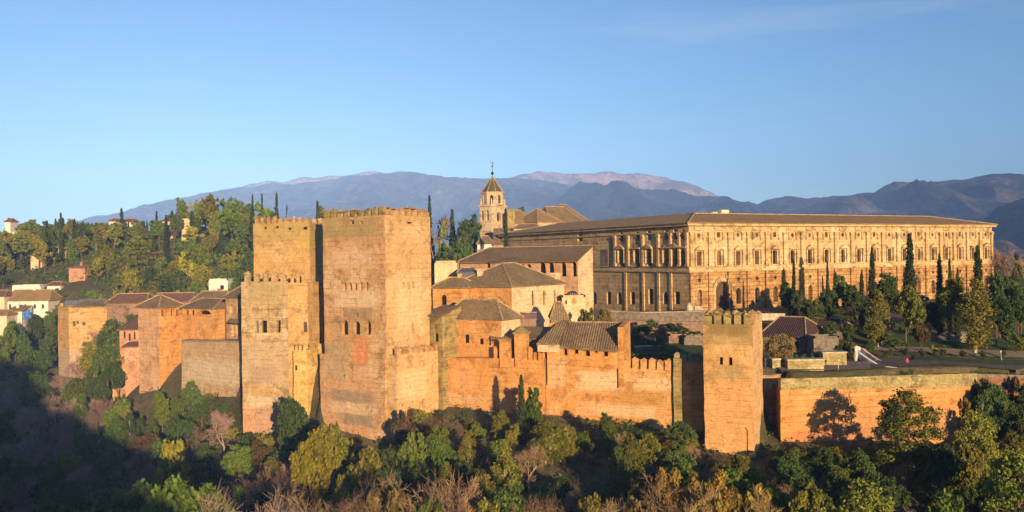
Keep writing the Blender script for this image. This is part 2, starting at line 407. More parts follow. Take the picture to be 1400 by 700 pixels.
M['mossy'] = wall_mat('mossy_stone', (.33, .25, .10), (.44, .32, .14), (.17, .135, .05), layers=.6, streak=.6)
M['greystone'] = wall_mat('grey_rubble', (.34, .26, .175), (.46, .36, .26), (.20, .15, .10), layers=.6, streak=.5)
M['purple'] = wall_mat('mauve_render', (.27, .17, .13), (.32, .21, .16), (.18, .11, .085), layers=.3, streak=.4, holes=False)
M['palace'] = wall_mat('palace_sandstone', (.57, .41, .22), (.68, .52, .31), (.34, .22, .10), layers=.3, streak=.5, grain=.35, holes=False, seed=11, lift=0, blocks=.35)
M['palace_north'] = wall_mat('palace_side_stone', (.66, .43, .19), (.72, .50, .26), (.44, .27, .11), layers=.35, streak=.55, grain=.35, holes=False, seed=31, lift=0, blocks=.45)
M['rustic'] = wall_mat('rusticated_stone', (.50, .28, .11), (.58, .37, .17), (.28, .155, .06), layers=.6, streak=.35, grain=.5, bump=1.0, seed=5, holes=False, lift=0, blocks=.85)
M['white'] = plain_mat('whitewash', (.64, .59, .53), var=.1); M['cream'] = plain_mat('cream_plaster', (.60, .50, .36), var=.15)
M['blue_tarp'] = plain_mat('blue_tarpaulin', (.08, .22, .55), .5); M['slate'] = plain_mat('slate_grey', (.10, .105, .13))
M['lead'] = plain_mat('dark_iron', (.05, .045, .05), .5, metal=.4)
M['spire'] = tile_mat('glazed_spire_tiles', (.11, .09, .05), (.17, .13, .065), (.07, .07, .04), .4)
M['stone'] = plain_mat('pale_stone', (.42, .36, .29), var=.35); M['stone_dark'] = plain_mat('dark_stone', (.17, .14, .11), var=.4)
M['gravel'] = plain_mat('gravel', (.24, .19, .14), var=.3, scale=2); M['paving'] = plain_mat('paving', (.11, .088, .075), var=.3)
M['bark'] = plain_mat('bark', (.13, .09, .055), var=.4, scale=4); M['palebark'] = plain_mat('pale_bark', (.30, .24, .17), var=.3, scale=4)
_g = NT('hillside_soil', .95); _pp = _g.pos(); _c = _g.mix(_g.ramp(_g.noise(_pp, .05, 6, .6), .4, .6), (.085, .075, .035), (.15, .11, .065))
_c = _g.mix(_g.ramp(_g.noise(_pp, .6, 5, .7), .45, .65, 0, .8), _c, (.055, .068, .022)); _g.bump(_g.noise(_pp, 1.2, 6, .7), .9, .5); M['soil'] = _g.col(_c)
LM = {'olive': leaf_mat('olive_leaves', (.11, .115, .015), (.21, .19, .028), (.26, .21, .045)),
      'green': leaf_mat('green_leaves', (.06, .10, .012), (.13, .175, .022), (.18, .19, .04)),
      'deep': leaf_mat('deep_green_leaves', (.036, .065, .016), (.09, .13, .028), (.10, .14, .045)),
      'lime': leaf_mat('yellow_green_leaves', (.22, .21, .012), (.36, .31, .026), (.18, .19, .02)),
      'gold': leaf_mat('golden_leaves', (.20, .125, .02), (.32, .21, .04), (.14, .12, .03)),
      'cypress': leaf_mat('cypress_leaves', (.020, .036, .010), (.050, .066, .018), (.03, .05, .015), trans=.08),
      'pine': leaf_mat('pine_needles', (.085, .11, .012), (.19, .21, .028), (.24, .22, .04), trans=.1),
      'twig': leaf_mat('bare_twigs', (.24, .155, .085), (.36, .25, .14), (.15, .095, .055), trans=0),
      'mauve': leaf_mat('mauve_twigs', (.26, .165, .15), (.38, .25, .22), (.17, .12, .09), trans=0),
      'rust': leaf_mat('brown_leaves', (.10, .062, .026), (.17, .105, .045), (.07, .06, .02)),
      'ball': leaf_mat('ochre_leaves', (.20, .13, .045), (.30, .20, .07), (.14, .10, .03))}
# ------------------------------------------------------------------ terrain
WALLPX = [(60, 236), (150, 231), (190, 199), (222, 193.5), (250, 192), (332, 180), (345, 163), (420, 161), (445, 157), (528, 151), (590, 161), (745, 150.5), (925, 142.5),
          (965, 141), (1030, 133), (1045, 144), (1067, 144), (1075, 141), (1310, 148), (1335, 153.2), (1420, 158.2), (1800, 185)]
WL = [T(a, b) for a, b in WALLPX]
INW = [p + p.normalized() * (2.6 if a > 240 else 0) for p, (a, b) in zip(WL, WALLPX)]   # the step of the ground hides under the walls
PLAT = [tuple(p) for p in INW] + [(900, 900), (-60, 900), (-88, 300), (-135, 262)]
def tps(pts):
    pts = np.array(pts, float); n = len(pts); xy = pts[:, :2] / 100
    d = np.linalg.norm(xy[:, None] - xy[None], axis=2); K = np.where(d > 0, d * d * np.log(d + 1e-12), 0) + np.eye(n) * .02
    Pm = np.c_[np.ones(n), xy]; A = np.block([[K, Pm], [Pm.T, np.zeros((3, 3))]]); w = np.linalg.solve(A, np.r_[pts[:, 2], 0, 0, 0])
    def f(X, Y):
        X = np.asarray(X, float) / 100; Y = np.asarray(Y, float) / 100; out = w[n] + w[n + 1] * X + w[n + 2] * Y
        for i in range(n):
            r2 = (X - xy[i, 0]) ** 2 + (Y - xy[i, 1]) ** 2; out = out + w[i] * .5 * r2 * np.log(r2 + 1e-12)
        return out
    return f
def cp(px, z, d): t = T(px, d); return (t.x, t.y, z)
def cg(px, py, d): p = P(px, py, d); return tuple(p)
HS = tps([cp(1800, -34, 180), cg(1400, 640, 150), cg(1350, 622, 147), cg(1200, 615, 138), cg(1067, 618, 137), cg(1000, 650, 124), cg(935, 606, 138), cg(850, 590, 142), cg(760, 580, 146),
          cg(640, 566, 154), cg(588, 566, 158), cg(540, 618, 147), cg(470, 612, 149), cg(440, 612, 152), cg(380, 606, 158), cg(335, 600, 161), cg(285, 545, 182), cg(240, 560, 190), cg(195, 580, 193),
          cg(140, 525, 226), cg(80, 530, 230), cp(20, -46, 235), cp(-100, -50, 240), cp(0, -53, 170), cp(150, -49, 165), cp(280, -43, 150), cp(0, -57, 110), cp(350, -47, 110), cp(200, -50, 130), cp(560, -40, 118), cp(700, -39, 115), cp(1050, -40, 110), cp(1400, -43, 112),
          cp(560, -43, 98), cp(900, -43, 98), cp(700, -54, 60), cp(0, -64, 70), cp(1400, -58, 60), cp(700, -64, 20), cp(0, -66, 20), cp(1400, -66, 20),
          cp(-150, -40, 270), cp(0, -30, 268), cp(0, -19, 282), cp(0, -4, 330), cp(0, 4, 365), cp(40, -18.5, 284), cp(70, -10.5, 300), cp(50, -2, 330), cp(104, -6, 303), cp(86, 1, 337), cp(17, 9, 384), cp(129, 8.5, 362), cp(240, 9, 345), cp(0, 10, 430), cp(100, -24, 280), cp(100, 6, 370), cp(100, 10, 430),
          cp(230, -20, 262), cp(250, -3, 315), cp(250, 9, 360), cp(250, 15, 430), cp(340, -14, 250), cp(340, 3, 310), cp(340, 14, 380), cp(430, 4, 380), cp(520, 2, 400), cp(640, -2, 420), cp(-200, 4, 400), cp(-200, -10, 320)])
HP = tps([cp(60, -29, 242), cp(150, -27, 238), cp(200, -25, 215), cp(250, -22, 205), cp(330, -20, 190), cp(420, -18, 180), cp(600, -17, 180), cp(700, -18.5, 165), cp(800, -19, 158), cp(900, -18.5, 150), cg(905, 478, 165), cg(905, 445, 190),
          cp(960, -19.5, 146), cg(1060, 508, 147), cg(1200, 506, 149), cg(1300, 500, 152), cg(1400, 510, 160), cg(1400, 480, 178), cg(1250, 487, 164), cg(1200, 470, 178), cg(1100, 480, 168), cg(1100, 432, 195), cg(1300, 450, 200), cg(1400, 440, 215),
          cp(942, -13.6, 200), cp(1357, -14, 246), cp(700, -15.5, 240), cp(790, -15.5, 250), cp(850, -15.2, 222), cp(900, -14.8, 205), cp(640, -14.5, 290), cp(600, -7, 340), cp(640, -4, 400), cp(1357, -12, 300), cp(1500, -13, 260), cp(1000, -11, 330), cp(800, -11, 320), cp(1800, -22, 200), cp(1800, -14, 320)])
def seg_dist(X, Y):
    best = np.full(np.shape(X), 1e9)
    for a, b in zip(INW, INW[1:]):
        d = b - a; L2 = d.length_squared
        t = np.clip(((X - a.x) * d.x + (Y - a.y) * d.y) / L2, 0, 1)
        best = np.minimum(best, np.hypot(X - a.x - t * d.x, Y - a.y - t * d.y))
    return best
def np_in(X, Y, poly):
    r = np.zeros(np.shape(X), bool); j = len(poly) - 1
    for i in range(len(poly)):
        xi, yi = poly[i]; xj, yj = poly[j]
        with np.errstate(divide='ignore', invalid='ignore'):
            r ^= ((yi > Y) != (yj > Y)) & (X < (xj - xi) * (Y - yi) / (yj - yi + 1e-12) + xi)
        j = i
    return r
def sst(x, a, b): t = np.clip((x - a) / (b - a), 0, 1); return t * t * (3 - 2 * t)
def height(X, Y):
    X = np.asarray(X, float); Y = np.asarray(Y, float)
    inside = np_in(X, Y, PLAT); sd = seg_dist(X, Y); w = np.where(inside, 1.0, 0.0)
    soft = sst(-X, 60, 75) * 7 + 0.0                                # the step is a wall except far left, where it is a bank
    k = np.where(soft > .1, np.clip(.5 + np.where(inside, sd, -sd) / np.maximum(soft, .1) * .5, 0, 1), w)
    # past the far left end of the walls the plateau runs out into the hill
    fade = sst(X + .62 * (Y - 262), -95, -45); k = k * np.where(Y > 245, fade, 1)
    hs = HS(np.clip(X, -420, 420), np.clip(Y, 5, 450)); hp = HP(np.clip(X, -250, 300), np.clip(Y, 130, 400))
    h = hs * (1 - k) + hp * k
    far = sst(np.hypot(X, Y), 430, 800); h = h * (1 - far) + (-26) * far
    # opposite hill, unseen behind the camera; profile shaped to shade wood and terrace wall
    H = np.interp(X, [-200, -60, -40, -10, 5, 20, 34, 52, 84, 112, 138, 172, 260], [35, 35, 34, 29, 17, 11, 8, 0, -9, -11, -1, 1, 0])
    back = sst(-Y, -15, 136); ridge = -66 + (H + 66) * back
    h = np.where(Y < 15, np.where(Y < -136, ridge * 1.0, ridge), h)
    mid = sst(Y, 5, 40); h = np.where((Y >= 15) & (Y < 40), h, h)
    return h
def ground(x, y): return float(height(np.array([x]), np.array([y]))[0])
def axis(lo, hi, step, L0, L1):
    a = list(np.arange(lo, hi + .01, step)); s = step; v = hi
    while v < L1: s *= 1.35; v += s; a.append(v)
    s = step; v = lo
    while v > L0: s *= 1.35; v -= s; a.insert(0, v)
    return np.array(a)
gx = axis(-330, 250, 2.0, -9000, 9000); gy = axis(-150, 460, 2.0, -600, 9500)
GX, GY = np.meshgrid(gx, gy); GZ = height(GX, GY)
_rough = np.array([[noise.fractal((x * .11, y * .05, 7), 1.0, 2.0, 4) if y < -60 else 0 for x in gx] for y in gy]); GZ = GZ + _rough * 4.5 * sst(-GY, 60, 130) * (.75 + .25 * sst(GX, 60, 100))
_n = np.array([[noise.fractal((x * .09, y * .09, 0), 1.0, 2.0, 4) for x in gx] for y in gy]); GZ = GZ + np.where(np_in(GX, GY, PLAT), .15, .5) * _n
_me = bpy.data.meshes.new('ground'); nx, ny = len(gx), len(gy)
_v = np.stack([GX, GY, GZ], -1).reshape(-1, 3); ii = np.arange(nx * ny).reshape(ny, nx)
_f = np.stack([ii[:-1, :-1], ii[:-1, 1:], ii[1:, 1:], ii[1:, :-1]], -1).reshape(-1, 4)
def np_mesh(name, v, f, mat, smooth=False):
    me = bpy.data.meshes.new(name); k = f.shape[1]
    me.vertices.add(len(v)); me.vertices.foreach_set('co', np.ascontiguousarray(v, np.float32).ravel())
    me.loops.add(f.size); me.loops.foreach_set('vertex_index', np.ascontiguousarray(f, np.int32).ravel())
    me.polygons.add(len(f)); me.polygons.foreach_set('loop_start', np.arange(len(f), dtype=np.int32) * k)
    me.polygons.foreach_set('loop_total', np.full(len(f), k, np.int32))
    if smooth: me.polygons.foreach_set('use_smooth', np.ones(len(f), bool))
    me.materials.append(mat); me.update(calc_edges=True); return me
go = bpy.data.objects.new('ground', np_mesh('ground', _v, _f, M['soil'], True)); COL.objects.link(go); tag(go, kind='structure')

# ------------------------------------------------------------------ mountains
def mount_mat(name, a, b, rock, rockf=(.6, .75), snow=0):
    t = NT(name, 1.0); p = t.pos(); n = t.noise(p, .0016, 8, .62); n2 = t.noise(t.scaled(p, (1, 1, 2.5)), .004, 7, .7)
    c = t.mix(t.ramp(n, .4, .62), a, b); c = t.mix(t.ramp(n2, *rockf, 0, .95), c, rock)
    g = t.noise(t.scaled(p, (1, .35, 1.0)), .0045, 8, .68, .4); c = t.mix(t.ramp(g, .46, .60, 0, .85), c, tuple(x * .35 for x in a)); c = t.mix(t.ramp(g, .42, .30, 0, .5), c, rock)
    c = t.mix(1.0, c, t.ramp(t.noise(p, .02, 5, .7), .3, .7, .55, 1.35), 'MULTIPLY'); t.bump(g, 1.0, 60)
    return t.col(c)
def mountain(name, prof, D, depth, mat, amp=.16, freq=1.0, base=-60, seed=0, cols=420, rows=46, rough=1.0):
    px = np.linspace(prof[0][0], prof[-1][0], cols); py = np.interp(px, [p[0] for p in prof], [p[1] for p in prof])
    V = []
    for c in range(cols):
        jag = noise.fractal((px[c] * .06, seed, 3.3), 1.0, 2.1, 4) * 1.6 * rough
        top = P(px[c], py[c] + jag, D); r = ray(px[c], py[c])
        for k in range(-6, rows):
            t = k / (rows - 1) if k >= 0 else k / 6
            y = D - t * depth if k >= 0 else D - t * depth * .5
            x = r.x * D + (y - D) * r.x * .55
            if k >= 0:
                e = (1 - t) ** 1.15; amp_t = min(1, t * 4) * (1 - t * .7)
                q = noise.multi_fractal((x * freq * .0011, y * freq * .0006, seed), 1.0, 2.1, 6) if False else noise.hetero_terrain((x * freq * .0013, y * freq * .0007, seed), .9, 2.1, 6, .2)
                rid = 1 - abs(noise.noise((x * freq * .0021 + .4 * noise.noise((x * .0007, y * .0007, seed)), y * freq * .0006, seed + 5))) * 2
                rd2 = 1 - abs(noise.noise((x * freq * .006 + .5 * rid, y * freq * .002, seed + 9))) * 2; z = base + (top.z - base) * e + (top.z - base) * amp * 1.35 * amp_t * (rid * 1.2 + q * .6 + rd2 * .45 - 1.1)
            else: z = top.z + t * (top.z - base) * .6
            V.append((x, y, z))
    V = np.array(V); R_ = rows + 6; ii = np.arange(cols * R_).reshape(cols, R_)
    f = np.stack([ii[:-1, :-1], ii[:-1, 1:], ii[1:, 1:], ii[1:, :-1]], -1).reshape(-1, 4)
    o = bpy.data.objects.new(name, np_mesh(name, V, f, mat, True)); COL.objects.link(o); tag(o, kind='structure'); return o
MM = {'far': mount_mat('bare_mountain', (.40, .24, .16), (.50, .32, .22), (.60, .46, .36), (.55, .75)),
      'mid': mount_mat('wooded_mountain', (.065, .062, .075), (.15, .115, .115), (.42, .33, .27), (.66, .74)),
      'near': mount_mat('dark_mountain', (.022, .034, .05), (.05, .058, .065), (.34, .26, .20), (.62, .74)),
      'right': mount_mat('rocky_mountain', (.07, .07, .08), (.20, .15, .13), (.42, .33, .26), (.58, .72))}
mountain('far_mountains', [(300, 262), (356, 249), (366, 246), (372, 247), (386, 249), (398, 246), (412, 242), (424, 243), (440, 243), (452, 240), (466, 240), (485, 238), (500, 235), (512, 234), (525, 236), (545, 242), (570, 250), (650, 250), (700, 242), (718, 238), (738, 234), (760, 236),
          (790, 237), (812, 238), (826, 235), (850, 237), (870, 237), (895, 240), (906, 241), (922, 247), (938, 249), (952, 253), (965, 260), (978, 267), (1010, 276)], 8200, 1800, MM['far'], amp=.10, freq=.9, seed=2.2)
mountain('main_mountains', [(90, 312), (128, 296), (160, 292), (200, 283), (240, 274), (275, 265), (310, 258), (345, 256), (365, 251), (400, 252), (440, 247), (480, 240), (520, 237), (545, 235), (570, 236), (590, 239), (610, 242), (632, 244), (650, 243), (680, 244), (700, 244), (730, 245), (760, 250), (790, 256),
          (830, 262), (880, 262), (930, 270), (1000, 282), (1060, 300)], 7000, 3600, MM['mid'], amp=.17, seed=8.1)
mountain('rocky_ridge', [(760, 275), (780, 258), (792, 249), (808, 252), (826, 254), (838, 248), (852, 251), (868, 256), (880, 260), (900, 258), (918, 260), (935, 263), (960, 266), (985, 271), (1010, 274), (1035, 278), (1060, 283)], 5600, 2400, MM['near'], amp=.2, freq=1.6, seed=4.4, rough=2)
mountain('right_back_ridge', [(1005, 300), (1042, 276), (1058, 271), (1075, 268), (1100, 271), (1130, 269), (1160, 267), (1185, 264), (1230, 262), (1260, 275)], 5600, 2000, MM['right'], amp=.15, freq=1.3, seed=9.7)
mountain('right_mountain', [(1080, 292), (1120, 277), (1150, 269), (1175, 266), (1195, 263), (1208, 254), (1222, 249), (1235, 249), (1255, 250), (1280, 248), (1310, 246), (1340, 241), (1365, 238), (1378, 237), (1400, 239), (1440, 238), (1520, 246)], 4700, 2300, MM['right'], amp=.2, freq=1.4, seed=1.3)
mountain('right_slope', [(1330, 320), (1352, 298), (1362, 284), (1380, 277), (1400, 270), (1450, 262), (1560, 270)], 2600, 1300, MM['near'], amp=.12, freq=2, seed=6.1)

# ------------------------------------------------------------------ haze
hz = MB(); hz.prism([(-9300, -800), (9300, -800), (9300, 9700), (-9300, 9700)], -140, 960, bottom=True)
hm = bpy.data.materials.new('haze'); hm.use_nodes = True; ht = hm.node_tree; ht.nodes.remove(ht.nodes['Principled BSDF'])
pv = ht.nodes.new('ShaderNodeVolumePrincipled'); pv.inputs['Color'].default_value = (.21, .40, 1, 1); pv.inputs['Density'].default_value = 1.0e-4; pv.inputs['Anisotropy'].default_value = -0.5
ht.links.new(pv.outputs[0], ht.nodes['Material Output'].inputs['Volume'])
HAZE = hz.build('haze', hm); tag(HAZE, kind='stuff')
# ------------------------------------------------------------------ architecture
V3 = lambda p, z: Vector((p[0], p[1], z))
def corner_box(pl, pc, pr, d, th, ytop, py=430):
    C = T(pc, d, py); dl, dr = dirs(th)
    lA, lB = ext(C, dl, pl, py), ext(C, dr, pr, py)
    A, B = C + dl * lA, C + dr * lB
    return C, A, B, A + (B - C), zat(pc, ytop, d)
def rect_outline(w, z0, z1): return [(0, z0), (w.L, z0), (w.L, z1), (0, z1)]
def body4(par, A, C, B, D, z0, z1, mat, hl=(), hr=(), name='wall', depth=.5, sunk=.9, rim=.7, offs=0.0, right_mat=None):
    """four walls (left face A-C, right face C-B with openings, two plain rear faces) and a sunk roof deck"""
    m = MB(); wl, wr = Wall(A, C), Wall(C, B)
    wall_face(m, wl, rect_outline(wl, z0, z1), hl, depth)
    mr = MB() if right_mat else m
    wall_face(mr, wr, rect_outline(wr, z0, z1), hr, depth)
    for a, b in ((B, D), (D, A)): m.quad(V3(a, z0), V3(b, z0), V3(b, z1), V3(a, z1))
    if sunk:
        o = [A, C, B, D]; n = inset(o, rim * 1.4); zs = z1 - sunk
        for k in range(4):
            a, b, c, d = o[k], o[(k + 1) % 4], n[(k + 1) % 4], n[k]
            m.quad(V3(a, z1), V3(b, z1), V3(c, z1), V3(d, z1)); m.quad(V3(d, z1), V3(c, z1), V3(c, zs), V3(d, zs))
        m.poly([V3(p, zs) for p in n])
    o = m.build(name, mat, par)
    if right_mat: mr.build(name, right_mat, par)
    windows(par, wl, hl, depth); windows(par, wr, hr, depth)
    return wl, wr, o

# ---- the great tower
def great_tower():
    C, A, B, D, z1 = corner_box(443, 528, 590, 150, 34, 294)
    t = thing('battlemented_tower', 'tallest square tower with ochre walls and three arched windows above a salmon patch', 'tower', V3(C, -32), )
    wl, wr = Wall(A, C), Wall(C, B)
    hl = [hole_px(wl, x - 2.2, x + 2.2, 386, 397, 'a') for x in (471, 478.5, 485.5, 493, 501)] + [hole_px(wl, x - w, x + w, y0, 457.5, 'a') for x, w, y0 in ((471.5, 4, 438), (488, 4.2, 439), (503.5, 3.2, 439))] + \
         [circ_poly(*wl.pix(488, 431.5), .38)] + [hole_px(wl, 478, 484, 301, 306), hole_px(wl, 492, 496, 302.5, 306)]
    hr = [hole_px(wr, x - 1.5, x + 1.5, 385, 394) for x in (552, 558.5, 565)] + [hole_px(wr, 562.5, 566, 440, 456)] + [hole_px(wr, 557, 565, 303.5, 306)]
    def pp(w, x, y): return w.pix(x, y)
    pt = []
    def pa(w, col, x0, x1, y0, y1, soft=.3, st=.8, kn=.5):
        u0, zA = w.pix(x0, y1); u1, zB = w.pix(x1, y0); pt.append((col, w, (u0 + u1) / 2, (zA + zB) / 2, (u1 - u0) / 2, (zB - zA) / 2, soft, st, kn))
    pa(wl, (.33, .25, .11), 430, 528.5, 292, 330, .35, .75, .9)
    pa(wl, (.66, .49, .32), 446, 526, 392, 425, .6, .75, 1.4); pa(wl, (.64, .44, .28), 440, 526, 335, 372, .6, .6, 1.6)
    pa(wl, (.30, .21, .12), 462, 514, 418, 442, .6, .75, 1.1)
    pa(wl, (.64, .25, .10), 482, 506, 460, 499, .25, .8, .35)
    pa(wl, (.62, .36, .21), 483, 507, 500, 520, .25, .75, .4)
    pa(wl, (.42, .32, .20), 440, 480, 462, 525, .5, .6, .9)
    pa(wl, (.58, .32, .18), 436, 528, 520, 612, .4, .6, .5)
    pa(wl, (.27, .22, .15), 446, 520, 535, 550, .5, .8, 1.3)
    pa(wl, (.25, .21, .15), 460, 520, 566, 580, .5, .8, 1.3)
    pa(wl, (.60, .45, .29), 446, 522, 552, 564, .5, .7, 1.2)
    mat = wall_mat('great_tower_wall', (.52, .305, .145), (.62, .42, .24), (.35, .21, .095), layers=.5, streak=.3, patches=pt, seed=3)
    pt = []
    def pb(*a, **k): pa(*a, **k)
    pa(wr, (.68, .49, .29), 534, 586, 360, 470, .6, .7, 1.2); pa(wr, (.40, .29, .13), 527, 592, 290, 303, .5, .5, .8)
    matr = wall_mat('great_tower_side', (.55, .345, .16), (.62, .42, .22), (.44, .27, .12), layers=.4, streak=.15, patches=pt, seed=17)
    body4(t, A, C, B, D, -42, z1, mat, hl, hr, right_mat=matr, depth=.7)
    nm = merlons
    nm(t, wl, 0, wl.L, 9, z1, M['mossy'], ht=1.2, duty=.66); nm(t, wr, .4, wr.L, 7, z1, M['ochre'], ht=1.2, duty=.66)
    nm(t, Wall(B, D), .6, wl.L - .6, 9, z1, M['mossy'], ht=1.25, duty=.8); nm(t, Wall(D, A), .6, wr.L - .6, 7, z1, M['mossy'], ht=1.25, duty=.8)
    # plinth on the left face and the low fore-wall against the right face
    m = MB(); zt = wl.pix(440, 483)[1]; strip(m, wl, -.9, wl.L * .99, -42, zt, 0.002, .32); m.build('plinth', mat, t)
    # window hoods of the three big openings
    for x in (471.5, 488, 503.5):
        u, z = wl.pix(x, 436); m = MB(); strip(m, wl, u - .55, u + .55, z, z + .22, .002, .14); m.build('lintel', M['ochre'], t)
    u, z = wl.pix(463, 460); u2 = wl.pix(512, 460)[0]; m = MB(); strip(m, wl, u + .6, u2 - .4, z, z + .15, .002, .12); m.build('sill', M['orange'], t)
    return C, A, B, D, wl, wr
gC, gA, gB, gD, gwl, gwr = great_tower()
# fore-wall hugging the right foot of the great tower
t = thing('fore_wall', 'low pale fore-wall with thin merlons wrapped round the right foot of the tallest tower', 'wall', V3(gC, -32))
fw = Wall(gC + gwr.N * 2.0 + gwr.U * .1, gB + gwr.N * 2.0 + gwr.U * 1.2)
zt0 = fw.pix(530, 488)[1]; zt1 = fw.pix(588, 481)[1]
m = MB(); wall_face(m, fw, [(0, -42), (fw.L, -42), (fw.L, zt1), (0, zt0)])
m.quad(fw.pt(0, zt0), fw.pt(fw.L, zt1), fw.pt(fw.L, zt1, -1.95), fw.pt(0, zt0, -1.95)); m.quad(fw.pt(0, -42, -1.95), fw.pt(0, -42), fw.pt(0, zt0), fw.pt(0, zt0, -1.95)); m.quad(fw.pt(fw.L, -42), fw.pt(fw.L, -42, -1.95), fw.pt(fw.L, zt1, -1.95), fw.pt(fw.L, zt1))
fpt = []
for col, x0, x1, y0, y1, soft, st, kn in (((.68, .50, .29), 536, 590, 492, 560, .6, .8, 1.1), ((.50, .24, .11), 522, 536, 490, 615, .5, .6, .6)):
    u0, za = fw.pix(x0, y1); u1, zb = fw.pix(x1, y0); fpt.append((col, fw, (u0 + u1) / 2, (za + zb) / 2, (u1 - u0) / 2, (zb - za) / 2, soft, st, kn))
M['forewall'] = wall_mat('fore_wall_render', (.60, .37, .17), (.66, .46, .25), (.46, .25, .10), layers=.2, streak=.55, patches=fpt, seed=9)
m.build('wall', M['forewall'], t); merlons(t, fw, .2, fw.L, 9, zt0, M['ochre'], duty=.72, ht=1.0, z1=zt1)

# ---- the second tower, left of it
def second_tower():
    d = 168; th = 12
    C, A, B, D, z1 = corner_box(348, 425, 438, d, th, 304)
    C = A + (C - A) * 1.0
    B = C + (B - C).normalized() * 11; D = A + (B - C)
    t = thing('stepped_tower', 'stepped square tower with wider stained lower block, left of the tallest tower', 'tower', V3(C, -34))
    wl, wr = Wall(A, C), Wall(C, B)
    hl = [hole_px(wl, x, x + w, y, y + 3.5) for x, w, y in ((361, 4, 310), (394, 4, 311), (414, 6, 310.5), (377, 4, 309))]
    pt = []
    def pa(w, col, x0, x1, y0, y1, soft, st, kn):
        u0, zA = w.pix(x0, y1); u1, zB = w.pix(x1, y0); pt.append((col, w, (u0 + u1) / 2, (zA + zB) / 2, (u1 - u0) / 2, (zB - zA) / 2, soft, st, kn))
    pa(wl, (.36, .27, .10), 340, 440, 300, 333, .3, .8, .8); pa(wl, (.46, .33, .09), 405, 440, 312, 345, .5, .6, .9)
    mat = wall_mat('stepped_tower_wall', (.49, .30, .12), (.55, .36, .17), (.35, .22, .085), layers=.45, streak=.35, patches=pt, seed=21)
    body4(t, A, C, B, D, -20, z1, mat, hl, (), depth=.5, name='upper_wall')
    merlons(t, wl, 0, wl.L, 9, z1, M['ochre'], ht=1.0, duty=.55); merlons(t, Wall(B, D), .5, wl.L - .5, 8, z1, M['ochre'], ht=1.0, duty=.6)
    merlons(t, Wall(D, A), .5, wr.L - .5, 7, z1, M['ochre'], ht=1.0, duty=.6)
    # lower block
    w2 = Wall(T(330, 162.5), T(394, 161)); w3 = Wall(T(394, 161.003), T(421, 162.0))
    zt = w2.pix(360, 385)[1]
    pt = []
    pa(w2, (.36, .28, .14), 326, 396, 380, 420, .5, .7, 1.0); pa(w2, (.44, .32, .21), 326, 393, 460, 530, .4, .75, .8); pa(w2, (.30, .21, .15), 335, 380, 495, 530, .5, .5, 1.0)
    pa(w2, (.50, .40, .29), 332, 380, 540, 552, .5, .8, 1.1); pa(w2, (.50, .26, .14), 326, 350, 552, 595, .3, .7, .5); pa(w2, (.42, .24, .17), 345, 393, 556, 595, .3, .7, .6); pa(w2, (.45, .28, .12), 340, 376, 525, 543, .3, .7, .7)
    mat2 = wall_mat('stained_lower_wall', (.46, .31, .155), (.55, .41, .25), (.27, .19, .10), layers=.55, streak=.7, patches=pt, seed=41)
    h2 = [hole_px(w2, a, b, 438, 455) for a, b in ((350.5, 353.5), (358, 365), (378.5, 383.5))]
    h3 = [hole_px(w3, 415, 419.5, 440, 454, 'a')]
    m = MB(); wall_face(m, w2, rect_outline(w2, -44, zt), h2, .7)
    bk = A + (D - A) * .9; bl = w2.A + Vector((1.5, 11)); br = w3.B + Vector((3.2, 9.5))
    m.quad(V3(bl, -44), V3(w2.A, -44), V3(w2.A, zt), V3(bl, zt))
    m.build('lower_wall', mat2, t)
    m = MB(); wall_face(m, w3, rect_outline(w3, -44, zt - .3), h3, .6); m.quad(V3(w3.B, -44), V3(br, -44), V3(br, zt - .3), V3(w3.B, zt - .3)); m.quad(V3(br, -44), V3(bl, -44), V3(bl, zt - .3), V3(br, zt - .3))
    m.build('lower_wall', mat, t)
    m = MB(); m.poly([V3(w2.A, zt - .35), V3(w2.B, zt - .35), V3(w3.B, zt - .35), V3(br, zt - .35), V3(bl, zt - .35)]); m.build('terrace', M['stone_dark'], t)
    windows(t, w2, h2, .7); windows(t, w3, h3, .6)
    merlons(t, w2, .3, w2.L, 5, zt, mat2, duty=.6, ht=1.35); merlons(t, w3, .3, w3.L - .2, 3, zt - .3, mat, duty=.62, ht=1.5)
    # buttress with its own merlons, in the gap
    w4 = Wall(T(400, 159.5), T(419, 160)); zb = w4.pix(408, 479)[1]; e = w4.B + Vector((5.6, 8.2))
    h4 = [hole_px(w4, 403.5, 406.5, 499, 506)]
    m = MB(); wall_face(m, w4, rect_outline(w4, -46, zb), h4, .5); m.quad(V3(w4.B, -46), V3(e, -46), V3(e, zb), V3(w4.B, zb)); m.quad(V3(w4.A + Vector((.4, 3)), -46), V3(w4.A, -46), V3(w4.A, zb), V3(w4.A + Vector((.4, 3)), zb))
    m.poly([V3(w4.A, zb - .02), V3(w4.B, zb - .02), V3(e, zb - .02), V3(w4.A + Vector((.4, 3)), zb - .02)])
    M['buttress'] = wall_mat('yellow_buttress', (.56, .36, .12), (.62, .42, .17), (.40, .25, .08), layers=.3, streak=.6, seed=13)
    m.build('buttress', M['buttress'], t); windows(t, w4, h4, .5); merlons(t, w4, .1, w4.L, 3, zb, M['buttress'], duty=.6, ht=1.0)
    w5 = Wall(w4.B, e); merlons(t, w5, .6, w5.L - .3, 5, zb, M['buttress'], duty=.6, ht=1.0)
second_tower()

